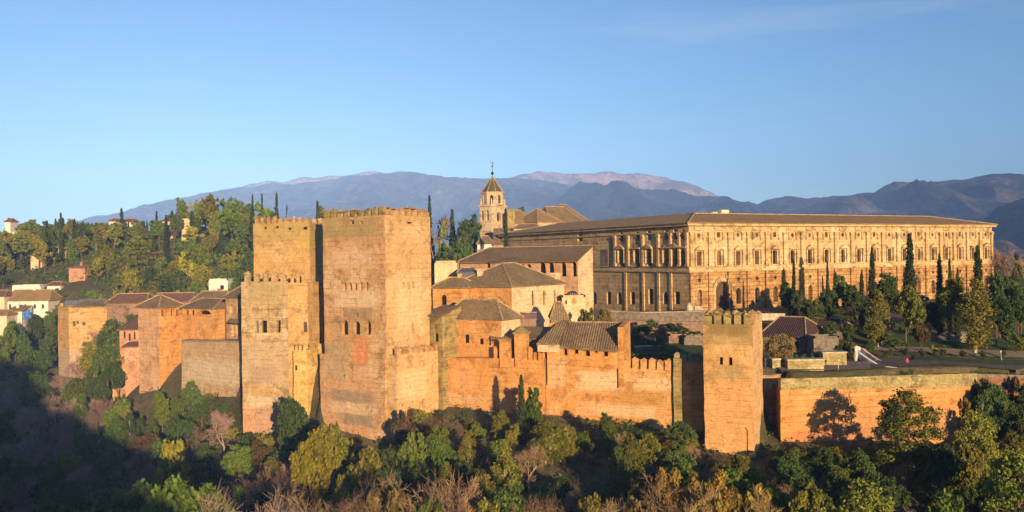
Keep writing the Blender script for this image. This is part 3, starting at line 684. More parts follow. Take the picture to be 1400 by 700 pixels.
# ---- slim tower with the hipped roof, far left wing
def slim_tower():
    C, A, B, D, z1 = corner_box(189, 217, 249, 194, 29, 420)
    t = thing('lookout_tower', 'slim salmon tower with open arcade under a low hipped roof, left wing', 'tower', V3(C, -38))
    wl, wr = Wall(A, C), Wall(C, B)
    hl = [hole_px(wl, a, a + 4.2, 423.5, 432) for a in (193, 200.5, 208)] + [hole_px(wl, a, a + 2.6, 453.5, 460.5) for a in (194, 200.5, 207)]
    hr = [hole_px(wr, a, a + 4.2, 423, 432) for a in (220.5, 234, 241.5)] + [hole_px(wr, a, a + 2.6, 455.5, 461) for a in (217.8, 235, 243.5)]
    body4(t, A, C, B, D, -46, z1, M['pinkwall'], hl, hr, sunk=0, right_mat=M['orange'], depth=.8)
    m = MB(); a = .5
    for w in (wl, wr):
        z = w.pix(w is wl and 203 or 233, 434)[1]; mm = MB(); strip(mm, w, 0, w.L, z - .12, z + .12, .002, .12); mm.build('string_course', M['orange'], t)
    hip_roof(t, [A, C, B, D], z1 + .02, z1 + 2.5, over=1.0, ridge=.12, mat=M['tile_grey'], name='roof')
    # wing with the loggia to the right
    return A, C, B, D
M['pinkwall'] = wall_mat('salmon_render', (.53, .315, .185), (.58, .36, .22), (.43, .25, .13), layers=.25, streak=.35, seed=51)
sA, sC, sB, sD = slim_tower()
t = thing('loggia_house', 'yellow loggia house between slim tower and stepped tower, with low grey roof', 'house', V3(T(270, 197), -26))
w = Wall(T(249, 196.5), T(291.5, 191)); zt = w.pix(270, 421)[1]
ho = [hole_px(w, a, b, 424, 431) for a, b in ((252, 257.5), (259.5, 265.5))] + [hole_px(w, a, a + 2.4, 449, 457.5) for a in (257.5, 264.5)] + [hole_px(w, 272, 288, 424, 430, 'a')]
m = MB(); wall_face(m, w, rect_outline(w, -32, zt), ho, .8)
bA, bB = w.A + Vector((4, 8)), w.B + Vector((4, 8)); m.quad(V3(w.B, -32), V3(bB, -32), V3(bB, zt), V3(w.B, zt)); m.quad(V3(bB, -32), V3(bA, -32), V3(bA, zt), V3(bB, zt)); m.quad(V3(bA, -32), V3(w.A, -32), V3(w.A, zt), V3(bA, zt))
m.build('wall', M['orange'], t); windows(t, w, ho, .8); hip_roof(t, [w.A, w.B, bB, bA], zt + .02, zt + 1.9, over=.7, ridge=.6, mat=M['tile_grey'])
t = thing('curtain_wall', 'pale grey rubble curtain wall between the slim tower and the stepped tower', 'wall', V3(T(290, 184), -34))
w = Wall(T(247, 191), T(344, 176)); za, zb = w.pix(250, 467)[1], w.pix(330, 468)[1]
pt = []
u0, q = w.pix(250, 520); pt.append(((.60, .47, .33), w, w.L / 2, w.pix(290, 508)[1], w.L * .6, 3.2, .5, .85, 1.0)); pt.append(((.50, .33, .18), w, w.L / 2, w.pix(290, 478)[1], w.L * .6, 1.9, .4, .6, .9))
M['curtain'] = wall_mat('rubble_curtain', (.54, .37, .21), (.62, .48, .32), (.36, .24, .13), layers=.5, streak=.4, patches=pt, seed=61)
m = MB(); wall_face(m, w, [(0, -44), (w.L, -44), (w.L, zb), (0, za)]); m.quad(w.pt(0, za), w.pt(w.L, zb), w.pt(w.L, zb, -2), w.pt(0, za, -2)); m.quad(w.pt(w.L, -44, -2), w.pt(0, -44, -2), w.pt(0, za, -2), w.pt(w.L, zb, -2)); m.build('wall', M['curtain'], t)
m = MB(); m.box(w.pt(.1, za, .12), w.pt(w.L - .1, zb, .12) - w.pt(.1, za, .12), w.N.to_3d() * -2.2, (0, 0, .35)); m.build('coping', M['greystone'], t)
# gallery house beside the stepped tower
t = thing('balcony_house', 'tall ochre house with two rows of arches, tucked against left of stepped tower', 'house', V3(T(320, 180), -26))
w = Wall(T(308.5, 186.5), T(334, 182)); zt = w.pix(320, 406)[1]
ho = [hole_px(w, a, b, 416, 428, 'a') for a, b in ((314, 318), (323.5, 329))] + [hole_px(w, a, b, 444, 460) for a, b in ((316.5, 320.5), (322.5, 325.5), (327, 331))]
m = MB(); wall_face(m, w, rect_outline(w, -34, zt), ho, .9); bA, bB = w.A + Vector((1.5, 8)), w.B + Vector((1.5, 8))
m.quad(V3(w.B, -34), V3(bB, -34), V3(bB, zt), V3(w.B, zt)); m.quad(V3(bB, -34), V3(bA, -34), V3(bA, zt), V3(bB, zt)); m.quad(V3(bA, -34), V3(w.A, -34), V3(w.A, zt), V3(bA, zt))
m.build('wall', M['ochre'], t); windows(t, w, ho, .9); hip_roof(t, [w.A, w.B, bB, bA], zt + .02, zt + 2.1, over=.6, ridge=.3, mat=M['tile_grey'])
m = MB(); u0, z0 = w.pix(315, 441); u1, z1_ = w.pix(333, 437); m.slope([w.pt(u0, z0, 1.1), w.pt(u1, z0, 1.1), w.pt(u1, z0 + .9, 0), w.pt(u0, z0 + .9, 0)]); m.poly([w.pt(u0, z0 - .05, 1.1), w.pt(u0, z0 - .05, 0), w.pt(u1, z0 - .05, 0), w.pt(u1, z0 - .05, 1.1)]); m.build('awning_roof', M['tile_grey'], t)
u0, z0 = w.pix(314, 463); m = MB(); strip(m, w, u0, w.L - .1, z0 - .3, z0, .0, .9); m.build('balcony', M['stone_dark'], t)

# ---- low tower at the far left
def low_tower():
    C, A, B, D, z1 = corner_box(79, 94, 153, 228, 8, 420)
    dl = (A - C)
    B2 = B; D2 = A + (B - C)
    C0 = T(94, 228); w = Wall(C0, T(153, 232)); A0 = T(79, 231.5); bk = w.B + Vector((-1, 10)); bl = A0 + Vector((2, 9))
    t = thing('low_tower', 'squat ochre tower standing alone in the trees at far left', 'tower', V3(C0, -34))
    wl = Wall(A0, C0); zt = w.pix(120, 419)[1]
    hl = [hole_px(wl, 83, 87.5, 438.5, 452)]; hr = [hole_px(w, 100.5, 103.5, 439, 446), hole_px(w, 105, 107.5, 438.5, 443), hole_px(w, 112.5, 117, 440.5, 445)]
    pt = [((.40, .30, .21), wl, wl.L / 2, wl.pix(86, 500)[1], wl.L, 4.5, .3, .8, .5)]
    u, z = w.pix(98, 505); pt.append(((.44, .33, .23), w, u, z, 3, 6, .5, .7, .8))
    mat = wall_mat('low_tower_wall', (.50, .31, .125), (.57, .38, .19), (.38, .235, .09), layers=.4, streak=.3, patches=pt, seed=71)
    m = MB(); wall_face(m, wl, rect_outline(wl, -42, zt), hl, .12); wall_face(m, w, rect_outline(w, -42, zt), hr, .6)
    for a, b in ((w.B, bk), (bk, bl), (bl, A0)): m.quad(V3(a, -42), V3(b, -42), V3(b, zt), V3(a, zt))
    m.build('wall', mat, t)
    windows(t, w, hr, .6); windows(t, wl, hl, .12, mat=M['orange'], name='blocked_window')
    m = MB(); m.prism([A0, C0, w.B, bk, bl], zt - .3, zt - .28); m.build('terrace', M['stone_dark'], t)
    ro = MB(); e0, e1, e2, e3 = w.pt(.6, zt, .35), w.pt(w.L + .4, zt, .35), V3(bk, zt) + Vector((.4, .3, 0)), V3(bl, zt)
    ro.slope([e0, e1, (e1 + e2) / 2 + Vector((-2, 0, 1.3)), (e0 + e3) / 2 + Vector((2, 0, 1.3))]); ro.slope([e2, e3, (e0 + e3) / 2 + Vector((2, 0, 1.3)), (e1 + e2) / 2 + Vector((-2, 0, 1.3))]); ro.slope([e1, e2, (e1 + e2) / 2 + Vector((-2, 0, 1.3))]); ro.slope([e3, e0, (e0 + e3) / 2 + Vector((2, 0, 1.3))])
    for a, b in ((e0, e1), (e1, e2), (e2, e3), (e3, e0)): ro.quad(a, b, b - Vector((0, 0, .3)), a - Vector((0, 0, .3)))
    ro.build('roof', M['tile'], t)
    m = MB(); m.box(wl.pt(.4, zt - .02, -.2), wl.U.to_3d() * .7, wl.N.to_3d() * -.7, (0, 0, .9)); m.build('chimney', M['ochre'], t)
low_tower()

# ---- generic small house: front wall from two points, block behind, roof
def house(name, label, x0, x1, y0, y1, d, mat, roof='hip', rmat=None, depth=8, d1=None, group=None, wins=(), rise=1.8, cat='house', slant=0.0, ov=.6, ridge=.55, awin=()):
    w = Wall(T(x0, d), T(x1, d1 or d)); zt = w.pix((x0 + x1) / 2, y0)[1]; z0 = w.pix((x0 + x1) / 2, y1)[1]; zb = min([z0 - 4] + [ground(*(w.A + w.U * (w.L * i) - w.N * (depth * j))) - .8 for i in (0, .5, 1) for j in (0, 1)])
    t = thing(name, label, cat, V3((w.A + w.B) / 2, z0), group)
    ho = [hole_px(w, *q) for q in wins] + [hole_px(w, *q, 'a') for q in awin]
    m = MB(); wall_face(m, w, rect_outline(w, zb, zt), ho, .35); sh = Vector((slant, 0)); bA, bB = w.A - w.N * depth + sh, w.B - w.N * depth + sh
    for a, b in ((w.B, bB), (bB, bA), (bA, w.A)): m.quad(V3(a, zb), V3(b, zb), V3(b, zt), V3(a, zt))
    if roof == 'flat': m.poly([V3(w.A, zt), V3(w.B, zt), V3(bB, zt), V3(bA, zt)])
    m.build('wall', mat, t); windows(t, w, ho, .35)
    if cat == 'house' and roof in ('hip', 'lean', 'gable') and w.L > 5:
        cm = MB(); q = w.A.lerp(w.B, random.uniform(.25, .75)) - w.N * depth * random.uniform(.35, .6); cm.prism([q + Vector(k) for k in ((-.4, -.3), (.4, -.3), (.4, .3), (-.4, .3))], zt, zt + rise * .75 + 1.0); cm.prism([q + Vector(k) for k in ((-.5, -.4), (.5, -.4), (.5, .4), (-.5, .4))], zt + rise * .75 + 1.0, zt + rise * .75 + 1.15, bottom=True); cm.build('chimney', mat, t)
    if roof == 'hip': hip_roof(t, [w.A, w.B, bB, bA], zt + .02, zt + rise, over=ov, ridge=ridge, mat=rmat or M['tile_red'])
    elif roof == 'gable': gable_roof(t, w.pt(-ov, zt, ov), w.pt(w.L + ov, zt, ov), V3(bB, zt) + w.U.to_3d() * ov, V3(bA, zt) - w.U.to_3d() * ov, w.pt(-ov, zt + rise, -depth / 2), w.pt(w.L + ov, zt + rise, -depth / 2), mat=rmat or M['tile_red'])
    elif roof == 'lean':
        m = MB(); a, b, c, e = w.pt(-ov, zt, ov), w.pt(w.L + ov, zt, ov), V3(bB, zt + rise), V3(bA, zt + rise); m.slope([a, b, c, e])
        k = Vector((0, 0, .25))
        for p, q in ((a, b), (b, c), (c, e), (e, a)): m.quad(p, q, q - k, p - k)
        m.build('roof', rmat or M['tile_red'], t)
        g = MB(); g.poly([w.pt(w.L, zt - .2), V3(bB, zt - .2), V3(bB, zt + rise - .2)]); g.poly([V3(bA, zt - .2), w.pt(0, zt - .2), V3(bA, zt + rise - .2)]); g.build('gable', mat, t)
    elif roof == 'flat':
        m = MB()
        for a, b in ((w.A, w.B), (w.B, bB), (bB, bA), (bA, w.A)):
            q = Wall(a, b); strip(m, q, -.1, q.L + .1, zt - .02, zt + .35, -.25, .1)
        m.build('parapet', mat, t)
    return t, w, zt
# ---- central palace houses
def two_face_house(name, label, pl, pc, pr, d, th, ytop, zb, ml, mr, hl=(), hr=(), rise=2, ridge=.3, rmat=None, ov=.5, axis=0, cat='house', depth=.4, roof=True):
    C, A, B, D, z1 = corner_box(pl, pc, pr, d, th, ytop)
    t = thing(name, label, cat, V3(C, zb)); wl, wr = Wall(A, C), Wall(C, B)
    HL = [hole_px(wl, *q) for q in hl]; HR = [hole_px(wr, *q) for q in hr]
    body4(t, A, C, B, D, zb, z1, ml, HL, HR, sunk=0 if roof else .5, right_mat=mr, depth=depth)
    if roof: hip_roof(t, [A, C, B, D], z1 + .02, z1 + rise, over=ov, ridge=ridge, mat=rmat or M['tile'], axis=axis)
    return t, wl, wr, z1
t, wl, wr, z1 = two_face_house('hipped_house', 'largest hipped-roof house, orange left side and cream right side with three tall slit windows', 618, 700, 772, 168, 36, 391.5, -26, M['orange'], M['pale'],
    hr=[(727.7, 731, 397.5, 418), (743, 746, 397.5, 417.5), (757.5, 760, 396.5, 416.5)], hl=[], rise=4.4, ridge=.22, axis=1, ov=.7)
m = MB(); m.box(wr.pt(wr.L - 1.6, z1, -1), wr.U.to_3d() * 1.7, wr.N.to_3d() * -1.5, (0, 0, 2.2)); m.build('chimney', M['pale'], t)
t, w, z = house('low_wing', 'orange wing with arched window and small tiled roof right of the tallest tower', 592, 640, 393, 470, 172, M['orange'], roof='hip', rmat=M['tile'], depth=7, awin=[(604, 610.5, 403, 421)], rise=1.9, ridge=.3, d1=170)
t, w, z = house('white_block', 'blank cream block with a flat top, right of the tallest tower', 595, 626, 359, 420, 184, M['pale'], roof='flat', depth=7, cat='building')
t, w, z = house('rooftop_hut', 'small dark slate hut on the roofs behind the largest hipped house', 627, 652, 372, 392, 178, M['slate'], roof='hip', rmat=M['slate'], depth=4, rise=.9, ov=.3, cat='hut')
def chimney(label, x0, x1, y0, y1, d, mat, capmat, dp=2.0, cap=.9, th=20, group=None):
    c = T((x0 + x1) / 2, d); wd = (x1 - x0) / F * d; u = Vector((math.cos(R(th)), -math.sin(R(th)))); v = Vector((-u.y, u.x))
    wd *= .8; dp = wd * .8
    z0 = zat((x0 + x1) / 2, y1, d) - 1; z1 = zat((x0 + x1) / 2, y0, d)
    t = thing('chimney_turret', label, 'turret', V3(c, z0), group)
    p = [c - u * wd / 2, c + u * wd / 2, c + u * wd / 2 + v * dp, c - u * wd / 2 + v * dp]
    zc = z1 - cap
    m = MB(); m.prism(p, z0, zc); m.build('shaft', mat, t)
    m = MB(); q = inset(p, -.3); m.prism(q, zc, zc + .2, cap=False, bottom=True); cc = sum(p, Vector((0, 0))) / 4
    for k in range(4): m.slope([V3(q[k], zc + .2), V3(q[(k + 1) % 4], zc + .2), V3(cc, zc + cap)])
    m.build('cap', capmat, t); return t
chimney('slender pale turret with flat cap on the roofs, in front of the long gallery', 652, 661, 367, 390, 176, M['pale'], M['pale'], cap=.3)
# front-left house on the rampart
t, wl, wr, z1 = two_face_house('rampart_house', 'orange hip-roofed house on the rampart with four small windows', 602, 685, 712, 155, 34, 437, -31, M['orange'], M['pale'],
    hl=[(619.5, 625, 460, 469), (635, 641.5, 457, 469), (655, 661, 463, 471), (667.5, 671, 460, 472)], rise=3.3, ridge=.5, axis=0, ov=.6)
t, w, z = house('stained_annex', 'narrow moss-stained annex with one arched window, right of the tallest tower', 580, 604, 431, 500, 160.5, M['mossy'], roof='lean', rmat=M['tile_grey'], depth=5, wins=[], awin=[(594, 599.5, 455, 467)], rise=1.6, d1=157.5, cat='building')
t, w, z = house('gabled_annex', 'pale gabled annex with an end coloured mauve as if shaded between the two hipped houses', 712, 733, 436, 462, 160, M['purple'], roof='gable', rmat=M['purple'], depth=5, rise=1.0, ov=.15, cat='building')  # mauve colour puts the gable's shade into the render
t, w, z = house('tiled_hut', 'dark tiled hut with white side wall right of the cream house', 753, 776, 436, 456, 160, M['tile_grey'], roof='hip', rmat=M['tile'], depth=6, rise=3.0, ridge=.3, ov=.35, cat='hut')
t, w, z = house('small_cream_house', 'small cream house with a shield over it, right of the slit windows', 769, 800, 406, 432, 178, M['pale'], roof='flat', depth=6, wins=[(773, 775, 410, 416)], cat='house')
u, zz = w.pix(785, 412); m = MB(); m.poly([w.pt(u + .55 * math.cos(a), zz + .7 * math.sin(a), .08) for a in [k * math.pi / 4 for k in range(8)]]); m.build('shield', M['ochre'], t)
c = T(783, 182); z0 = zat(783, 407, 182); t = thing('glass_dome', 'small grey lantern dome beside the cream house with the shield', 'dome', V3(c, z0))
m = MB(); m.lathe((c.x, c.y), [(1.35, z0), (1.35, z0 + .3)] + [(1.25 * math.cos(a), z0 + .3 + .95 * math.sin(a)) for a in (0, .4, .8, 1.2, 1.5)], 14); m.build('shell', plain_mat('dome_lead', (.20, .18, .15), .6), t, True)
for k in range(7):
    an = k * math.pi / 7; m = MB(); m.tube([(c.x + 1.30 * math.cos(a) * math.cos(an), c.y + 1.30 * math.cos(a) * math.sin(an), z0 + .32 + 1.0 * math.sin(a)) for a in [j * math.pi / 10 for j in range(11)]], [.07] * 11, 4); m.build('rib', M['lead'], t)

# ---- long gallery under the dark roof
def gallery():
    w = Wall(T(630, 206), T(791, 189)); t = thing('portico', 'long gallery with open arches under a dark tiled lean roof, before the great palace', 'gallery', V3(w.A, -14))
    zt = w.pix(700, 357.5)[1]; z0 = -22
    ho = [hole_px(w, a, b, y0, 378, 'a') for a, b, y0 in ((664, 670.5, 359.5), (686, 692, 361), (698, 704, 361), (711, 717, 361), (719, 726, 361), (736.5, 746, 358.5), (749, 757, 358.5), (766, 774, 358.5), (781, 788, 358))]
    m = MB(); wall_face(m, w, rect_outline(w, z0, zt), ho, 1.0); m.build('wall', M['pinkwall'], t); windows(t, w, ho, 1.0, name='arch_recess')
    k = 7.0; zr = zt + 3.3
    bA, bB = w.pt(0, zt, -k), w.pt(w.L, zt, -k)
    m = MB(); a, b, c, d = w.pt(-.6, zt, .8), w.pt(w.L + .15, zt, .8), w.pt(w.L + .15, zr, -k), w.pt(3.5, zr, -k); m.slope([a, b, c, d]); q = Vector((0, 0, .25)); m.quad(a, b, b - q, a - q); m.slope([d, a, w.pt(-.6, zt, -k)]); m.poly([p - q for p in (b, a, d, c)])
    ro = m.build('roof', M['tile_grey'], t); ridge_tubes(ro, [(c, d), (a, d)], M['ridge'])
    w2 = Wall(w.B, w.B - w.N * k); m = MB(); wall_face(m, w2, [(0, z0), (k, z0), (k, zr - .25), (0, zt - .05)]); m.build('gable_wall', M['pale'], t)
    m = MB(); m.quad(w.pt(0, z0, -k), w.pt(0, z0), w.pt(0, zt), w.pt(0, zt, -k)); m.quad(w.pt(w.L, z0, -k), w.pt(0, z0, -k), w.pt(0, zr - .3, -k), w.pt(w.L, zr - .3, -k)); m.build('rear_wall', M['pinkwall'], t)
gallery()

# ---- rampart, its ruined turrets and roofed walk
def rampart():
    segs = [((588, 490, 160.5), (700, 490, 152)), ((700, 490, 152.003), (746, 494, 149.8)), ((746, 490, 149.65), (776, 492, 148.15)), ((776, 494, 148.3), (851, 501, 145)), ((851, 503, 144.997), (921, 507, 141.9))]
    t = thing('rampart_wall', 'long orange rampart wall from the tallest tower to the near tower', 'wall', V3(T(750, 150), -28))
    pt = []
    ws = [Wall(T(a[0], a[2], 520), T(b[0], b[2], 520)) for a, b in segs]
    def pa(i, col, x0, x1, y0, y1, soft, st, kn):
        w = ws[i]; u0, zA = w.pix(x0, y1); u1, zB = w.pix(x1, y0); pt.append((col, w, (u0 + u1) / 2, (zA + zB) / 2, (u1 - u0) / 2, (zB - zA) / 2, soft, st, kn))
    pa(3, (.66, .47, .29), 780, 868, 504, 538, .6, .85, 1.3); pa(4, (.66, .46, .28), 862, 925, 512, 538, .6, .8, 1.3); pa(3, (.64, .45, .27), 776, 925, 552, 570, .6, .7, 1.2); pa(2, (.62, .40, .23), 744, 778, 490, 535, .5, .7, 1.0)
    pa(0, (.62, .41, .23), 590, 672, 538, 552, .6, .6, 1.2); pa(0, (.62, .36, .17), 605, 660, 500, 535, .6, .6, 1.0); pa(4, (.40, .22, .06), 822, 925, 532, 556, .5, .6, 1.0)
    mat = wall_mat('rampart_render', (.60, .28, .085), (.64, .37, .155), (.44, .20, .055), layers=.3, streak=.3, patches=pt, seed=81); M['rampart'] = mat
    m = MB()
    for i, (w, (a, b)) in enumerate(zip(ws, segs)):
        za, zb = w.pix(a[0], a[1])[1], w.pix(b[0], b[1])[1]
        wall_face(m, w, [(0, -42), (w.L, -42), (w.L, zb), (0, za)])
        m.quad(w.pt(0, za), w.pt(w.L, zb), w.pt(w.L, zb, -2), w.pt(0, za, -2)); m.quad(w.pt(w.L, -42, -2), w.pt(0, -42, -2), w.pt(0, za, -2), w.pt(w.L, zb, -2))
        if i in (2,):
            m.quad(w.pt(0, -42, -1.0), w.pt(0, -42), w.pt(0, za), w.pt(0, za, -1.0)); m.quad(w.pt(w.L, -42), w.pt(w.L, -42, -1.3), w.pt(w.L, zb, -1.3), w.pt(w.L, zb))
    m.build('wall', mat, t)
    w = ws[4]; z0, z1 = w.pix(853, 503)[1], w.pix(919, 506)[1]; u0, u1 = w.pix(852, 503)[0], w.pix(919, 503)[0]; merlons(t, w, u0, u1, 6, z0, mat, duty=.76, ht=1.5, z1=z1)
    # cracked plaster, dark weathered spots
    # corner buttress strip and the stretch behind it
    w = Wall(T(920.5, 141.3, 520), T(931.5, 140.9, 520)); m = MB(); zt = w.pix(926, 490)[1]; m.prism([w.A, w.B, w.B - w.N * 2.4, w.A - w.N * 2.4], -42, zt); m.build('buttress', M['mossy'], t)
    w = Wall(T(931.5, 141.8, 520), T(975, 140.6, 520)); zt = w.pix(945, 497)[1]; m = MB(); wall_face(m, w, rect_outline(w, -42, zt)); m.quad(w.pt(0, zt), w.pt(w.L, zt), w.pt(w.L, zt, -2), w.pt(0, zt, -2)); m.quad(w.pt(w.L, -42, -2), w.pt(0, -42, -2), w.pt(0, zt, -2), w.pt(w.L, zt, -2)); m.build('wall', mat, t)
    merlons(t, w, -1.2, w.L - .8, 5, zt, M['greystone'], duty=.8, ht=1.3)
    return ws
rws = rampart()
for lab, x0, x1, y0, y1, d, dm in (('small square turret with a slab cap on the rampart, left of the taller capped one', 679.5, 699, 461, 494, 152.5, 'orange'), ('tall square turret with pyramid cap on the rampart, left of the roofed walk', 700, 721, 446.5, 494, 151, 'orange')):
    chimney(lab, x0, x1, y0, y1, d, M[dm], M['mossy'], cap=1.3 if y0 < 450 else .5)
t, w, z = house('sunken_roof', 'dark mauve roofs sunk between the turrets on the rampart', 676, 766, 462, 495, 156, M['purple'], roof='lean', rmat=M['tile_grey'], depth=5, rise=1.6, d1=151.5, cat='roof')
t = thing('ruined_parapet', 'broken stubs of orange parapet between the turrets and roofed walk', 'wall', V3(T(735, 150.5), -19)); po = parent_origin(t)
for x0, x1, y0 in ((675, 678, 474), (722, 728, 474), (729.5, 733, 478), (736, 741, 481), (741.5, 745.5, 477)):
    w = rws[1] if x0 > 700 else rws[0]; u0, _ = w.pix(x0, 490); u1, _ = w.pix(x1, 490); zz = w.pix(x0, y0)[1]
    m = MB(); m.prism([w.A + w.U * u0 - w.N * .1, w.A + w.U * u1 - w.N * .1, w.A + w.U * u1 - w.N * .9, w.A + w.U * u0 - w.N * .9], w.pix(x0, 493)[1] - .2, [zz, zz - .3, zz - .5, zz]); m.build('stub', M['rampart'], t)
def roofed_walk():
    w = Wall(T(747, 149.0), T(850.5, 144.6)); t = thing('roofed_walk', 'roofed wall walk with speckled tile roof and small openings on the rampart', 'gallery', V3(T(800, 147), -17))
    u1, zt = w.pix(800, 476); uA = w.pix(766, 476)[0]; zr = w.pix(800, 452)[1] + 1.0
    ho = [hole_px(w, a, b, y0, y1) for a, b, y0, y1 in ((749, 752.5, 472.5, 479), (754.5, 757.5, 472.5, 480), (770, 775, 474, 485), (785, 791, 477, 484), (800, 806.5, 477.5, 487), (812, 817, 477, 482), (825, 831, 478, 487))]
    m = MB(); wall_face(m, w, [(0, w.pix(750, 492)[1] - .6), (w.L, w.pix(850, 500)[1] - .6), (w.L, zt), (0, zt)], ho, .8); m.build('wall', M['rampart'], t); windows(t, w, ho, .8)
    k = 5.2
    m = MB(); a, b, c, d = w.pt(uA, zt + .25, .5), w.pt(w.L - .8, zt - .25, .5), w.pt(w.L - .8, zr, -k), w.pt(uA, zr, -k); m.slope([a, b, c, d]); q = Vector((0, 0, .3)); m.quad(a, b, b - q, a - q); m.quad(d, a, a - q, d - q); m.poly([p - q for p in (b, a, d, c)])
    ro = m.build('roof', M['tile_grey'], t); ridge_tubes(ro, [(c, d)], M['ridge'])
    # the small tower-like bay with its own roof
    m = MB(); a, b, c, d = w.pt(-1.6, zt + .75, .9), w.pt(uA + .1, zt + .75, .9), w.pt(uA + .1, zr + .3, -k), w.pt(.9, zr + .3, -k); m.slope([a, b, c, d]); m.slope([d, a, w.pt(-1.6, zt + .75, -k)]); m.quad(b, a, a - q, b - q); m.quad(b - q, b, c, c - q); m.poly([p - q for p in (b, a, d, c)]); m.build('roof', M['tile'], t)
    m = MB(); strip(m, w, -1.4, uA, zt - .7, zt + .44, -.4, .82); m.build('eaves_band', M['pale'], t)
    m = MB(); m.prism([w.A + w.U * (w.L - .75) + w.N * .07, w.A + w.U * (w.L + .15) + w.N * .07, w.A + w.U * (w.L + .15) - w.N * (k + .3), w.A + w.U * (w.L - .75) - w.N * (k + .3)], -22, [zt + 3.6, zt + 3.6, zr + .4, zr + .4]); m.build('end_wall', M['orange'], t)
    m = MB(); m.quad(w.pt(w.L - .8, -22, -k), w.pt(-1, -22, -k), w.pt(-1, zr - .2, -k), w.pt(w.L - .8, zr - .2, -k)); m.quad(w.pt(0, -22, -k), w.pt(0, -22), w.pt(0, zt), w.pt(0, zt, -k)); m.build('rear_wall', M['orange'], t)
roofed_walk()

# ---- near tower on the right
def near_tower():
    C, A, B, D, z1 = corner_box(962.5, 1030, 1043, 132, 25, 444, 520)
    t = thing('near_tower', 'plain orange square tower with two small windows, nearest on the right of the rampart', 'tower', V3(C, -31)); wl, wr = Wall(A, C), Wall(C, B)
    hl = [hole_px(wl, 983.5, 988, 488.5, 499), hole_px(wl, 996.5, 1001.5, 488.5, 499.5)]
    pt = []
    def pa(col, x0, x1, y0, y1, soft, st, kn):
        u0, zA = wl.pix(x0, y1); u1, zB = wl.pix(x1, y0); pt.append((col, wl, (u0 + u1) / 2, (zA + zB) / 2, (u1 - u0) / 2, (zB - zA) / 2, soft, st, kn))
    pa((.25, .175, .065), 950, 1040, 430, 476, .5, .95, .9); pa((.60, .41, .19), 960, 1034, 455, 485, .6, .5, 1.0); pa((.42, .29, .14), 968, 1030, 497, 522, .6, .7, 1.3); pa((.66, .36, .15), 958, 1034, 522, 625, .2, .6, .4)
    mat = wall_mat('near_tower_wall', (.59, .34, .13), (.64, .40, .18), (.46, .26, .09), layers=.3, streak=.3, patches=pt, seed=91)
    matr = wall_mat('near_tower_side', (.60, .38, .19), (.64, .42, .22), (.50, .29, .13), layers=.2, streak=.15, seed=95)
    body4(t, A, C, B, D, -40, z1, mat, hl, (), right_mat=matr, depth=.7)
    merlons(t, wl, .05, wl.L - .1, 5, z1, M['mossy'], duty=.72, ht=1.55); merlons(t, wr, .9, wr.L - .1, 4, z1, M['ochre'], duty=.72, ht=1.55); merlons(t, Wall(B, D), .9, wl.L - .3, 5, z1, M['mossy'], duty=.7, ht=1.5); merlons(t, Wall(D, A), .7, wr.L - .6, 4, z1, M['mossy'], duty=.7, ht=1.5)
    m = MB(); u, z = wl.pix(1022, 588); m.tube([wl.pt(u, z - 8, .08), wl.pt(u, z, .08), wl.pt(u - .3, z + .4, .08)], [.06, .06, .05], 5); m.build('drain_pipe', M['lead'], t)
near_tower()
# recess and the long wall to the right
t = thing('recessed_wall', 'dark set-back stretch of wall just right of the near tower', 'wall', V3(T(1054, 146), -28))
w = Wall(T(1036, 144.5, 550), T(1069, 146.5, 550)); zt = w.pix(1054, 515)[1]; m = MB(); m.prism([w.A, w.B, w.B - w.N * 1.6, w.A - w.N * 1.6], -40, zt); m.build('wall', M['rampart'], t)
m = MB(); strip(m, w, 0, w.L, zt - .02, zt + .3, -1.4, .1); m.build('coping', M['greystone'], t)
t = thing('terrace_wall', 'long straight terrace wall with grey stone parapet at right, right of the near tower', 'wall', V3(T(1200, 142), -28))
pl = [T(1067, 139, 560), T(1310, 146.2, 560), T(1326, 148, 560), T(1335, 151, 560), T(1336.5, 156, 560)]
tops = [518, 511, 510.5, 511, 508]; bots = [533.5, 528.5, 528, 527, 525]
ztop = []; m = MB(); m2 = MB()
pt = []
w0 = Wall(pl[0], pl[1])
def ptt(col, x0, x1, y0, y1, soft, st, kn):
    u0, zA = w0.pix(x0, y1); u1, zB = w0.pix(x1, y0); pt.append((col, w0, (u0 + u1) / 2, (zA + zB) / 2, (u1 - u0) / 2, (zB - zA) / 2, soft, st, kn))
ptt((.40, .17, .09), 1060, 1340, 572, 612, .3, .7, .6); ptt((.36, .20, .10), 1130, 1340, 545, 612, .6, .6, 1.2); ptt((.56, .35, .19), 1060, 1340, 528, 548, .5, .6, 1.2)  # both dark lower patches paint tree shade into the wall colour
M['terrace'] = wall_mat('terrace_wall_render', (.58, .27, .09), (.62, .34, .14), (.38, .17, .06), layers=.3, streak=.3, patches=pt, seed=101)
M['parapet'] = wall_mat('yellow_grey_rubble', (.37, .30, .14), (.48, .41, .23), (.22, .17, .07), layers=.5, streak=.3, grain=.55, bump=1.0, seed=111)
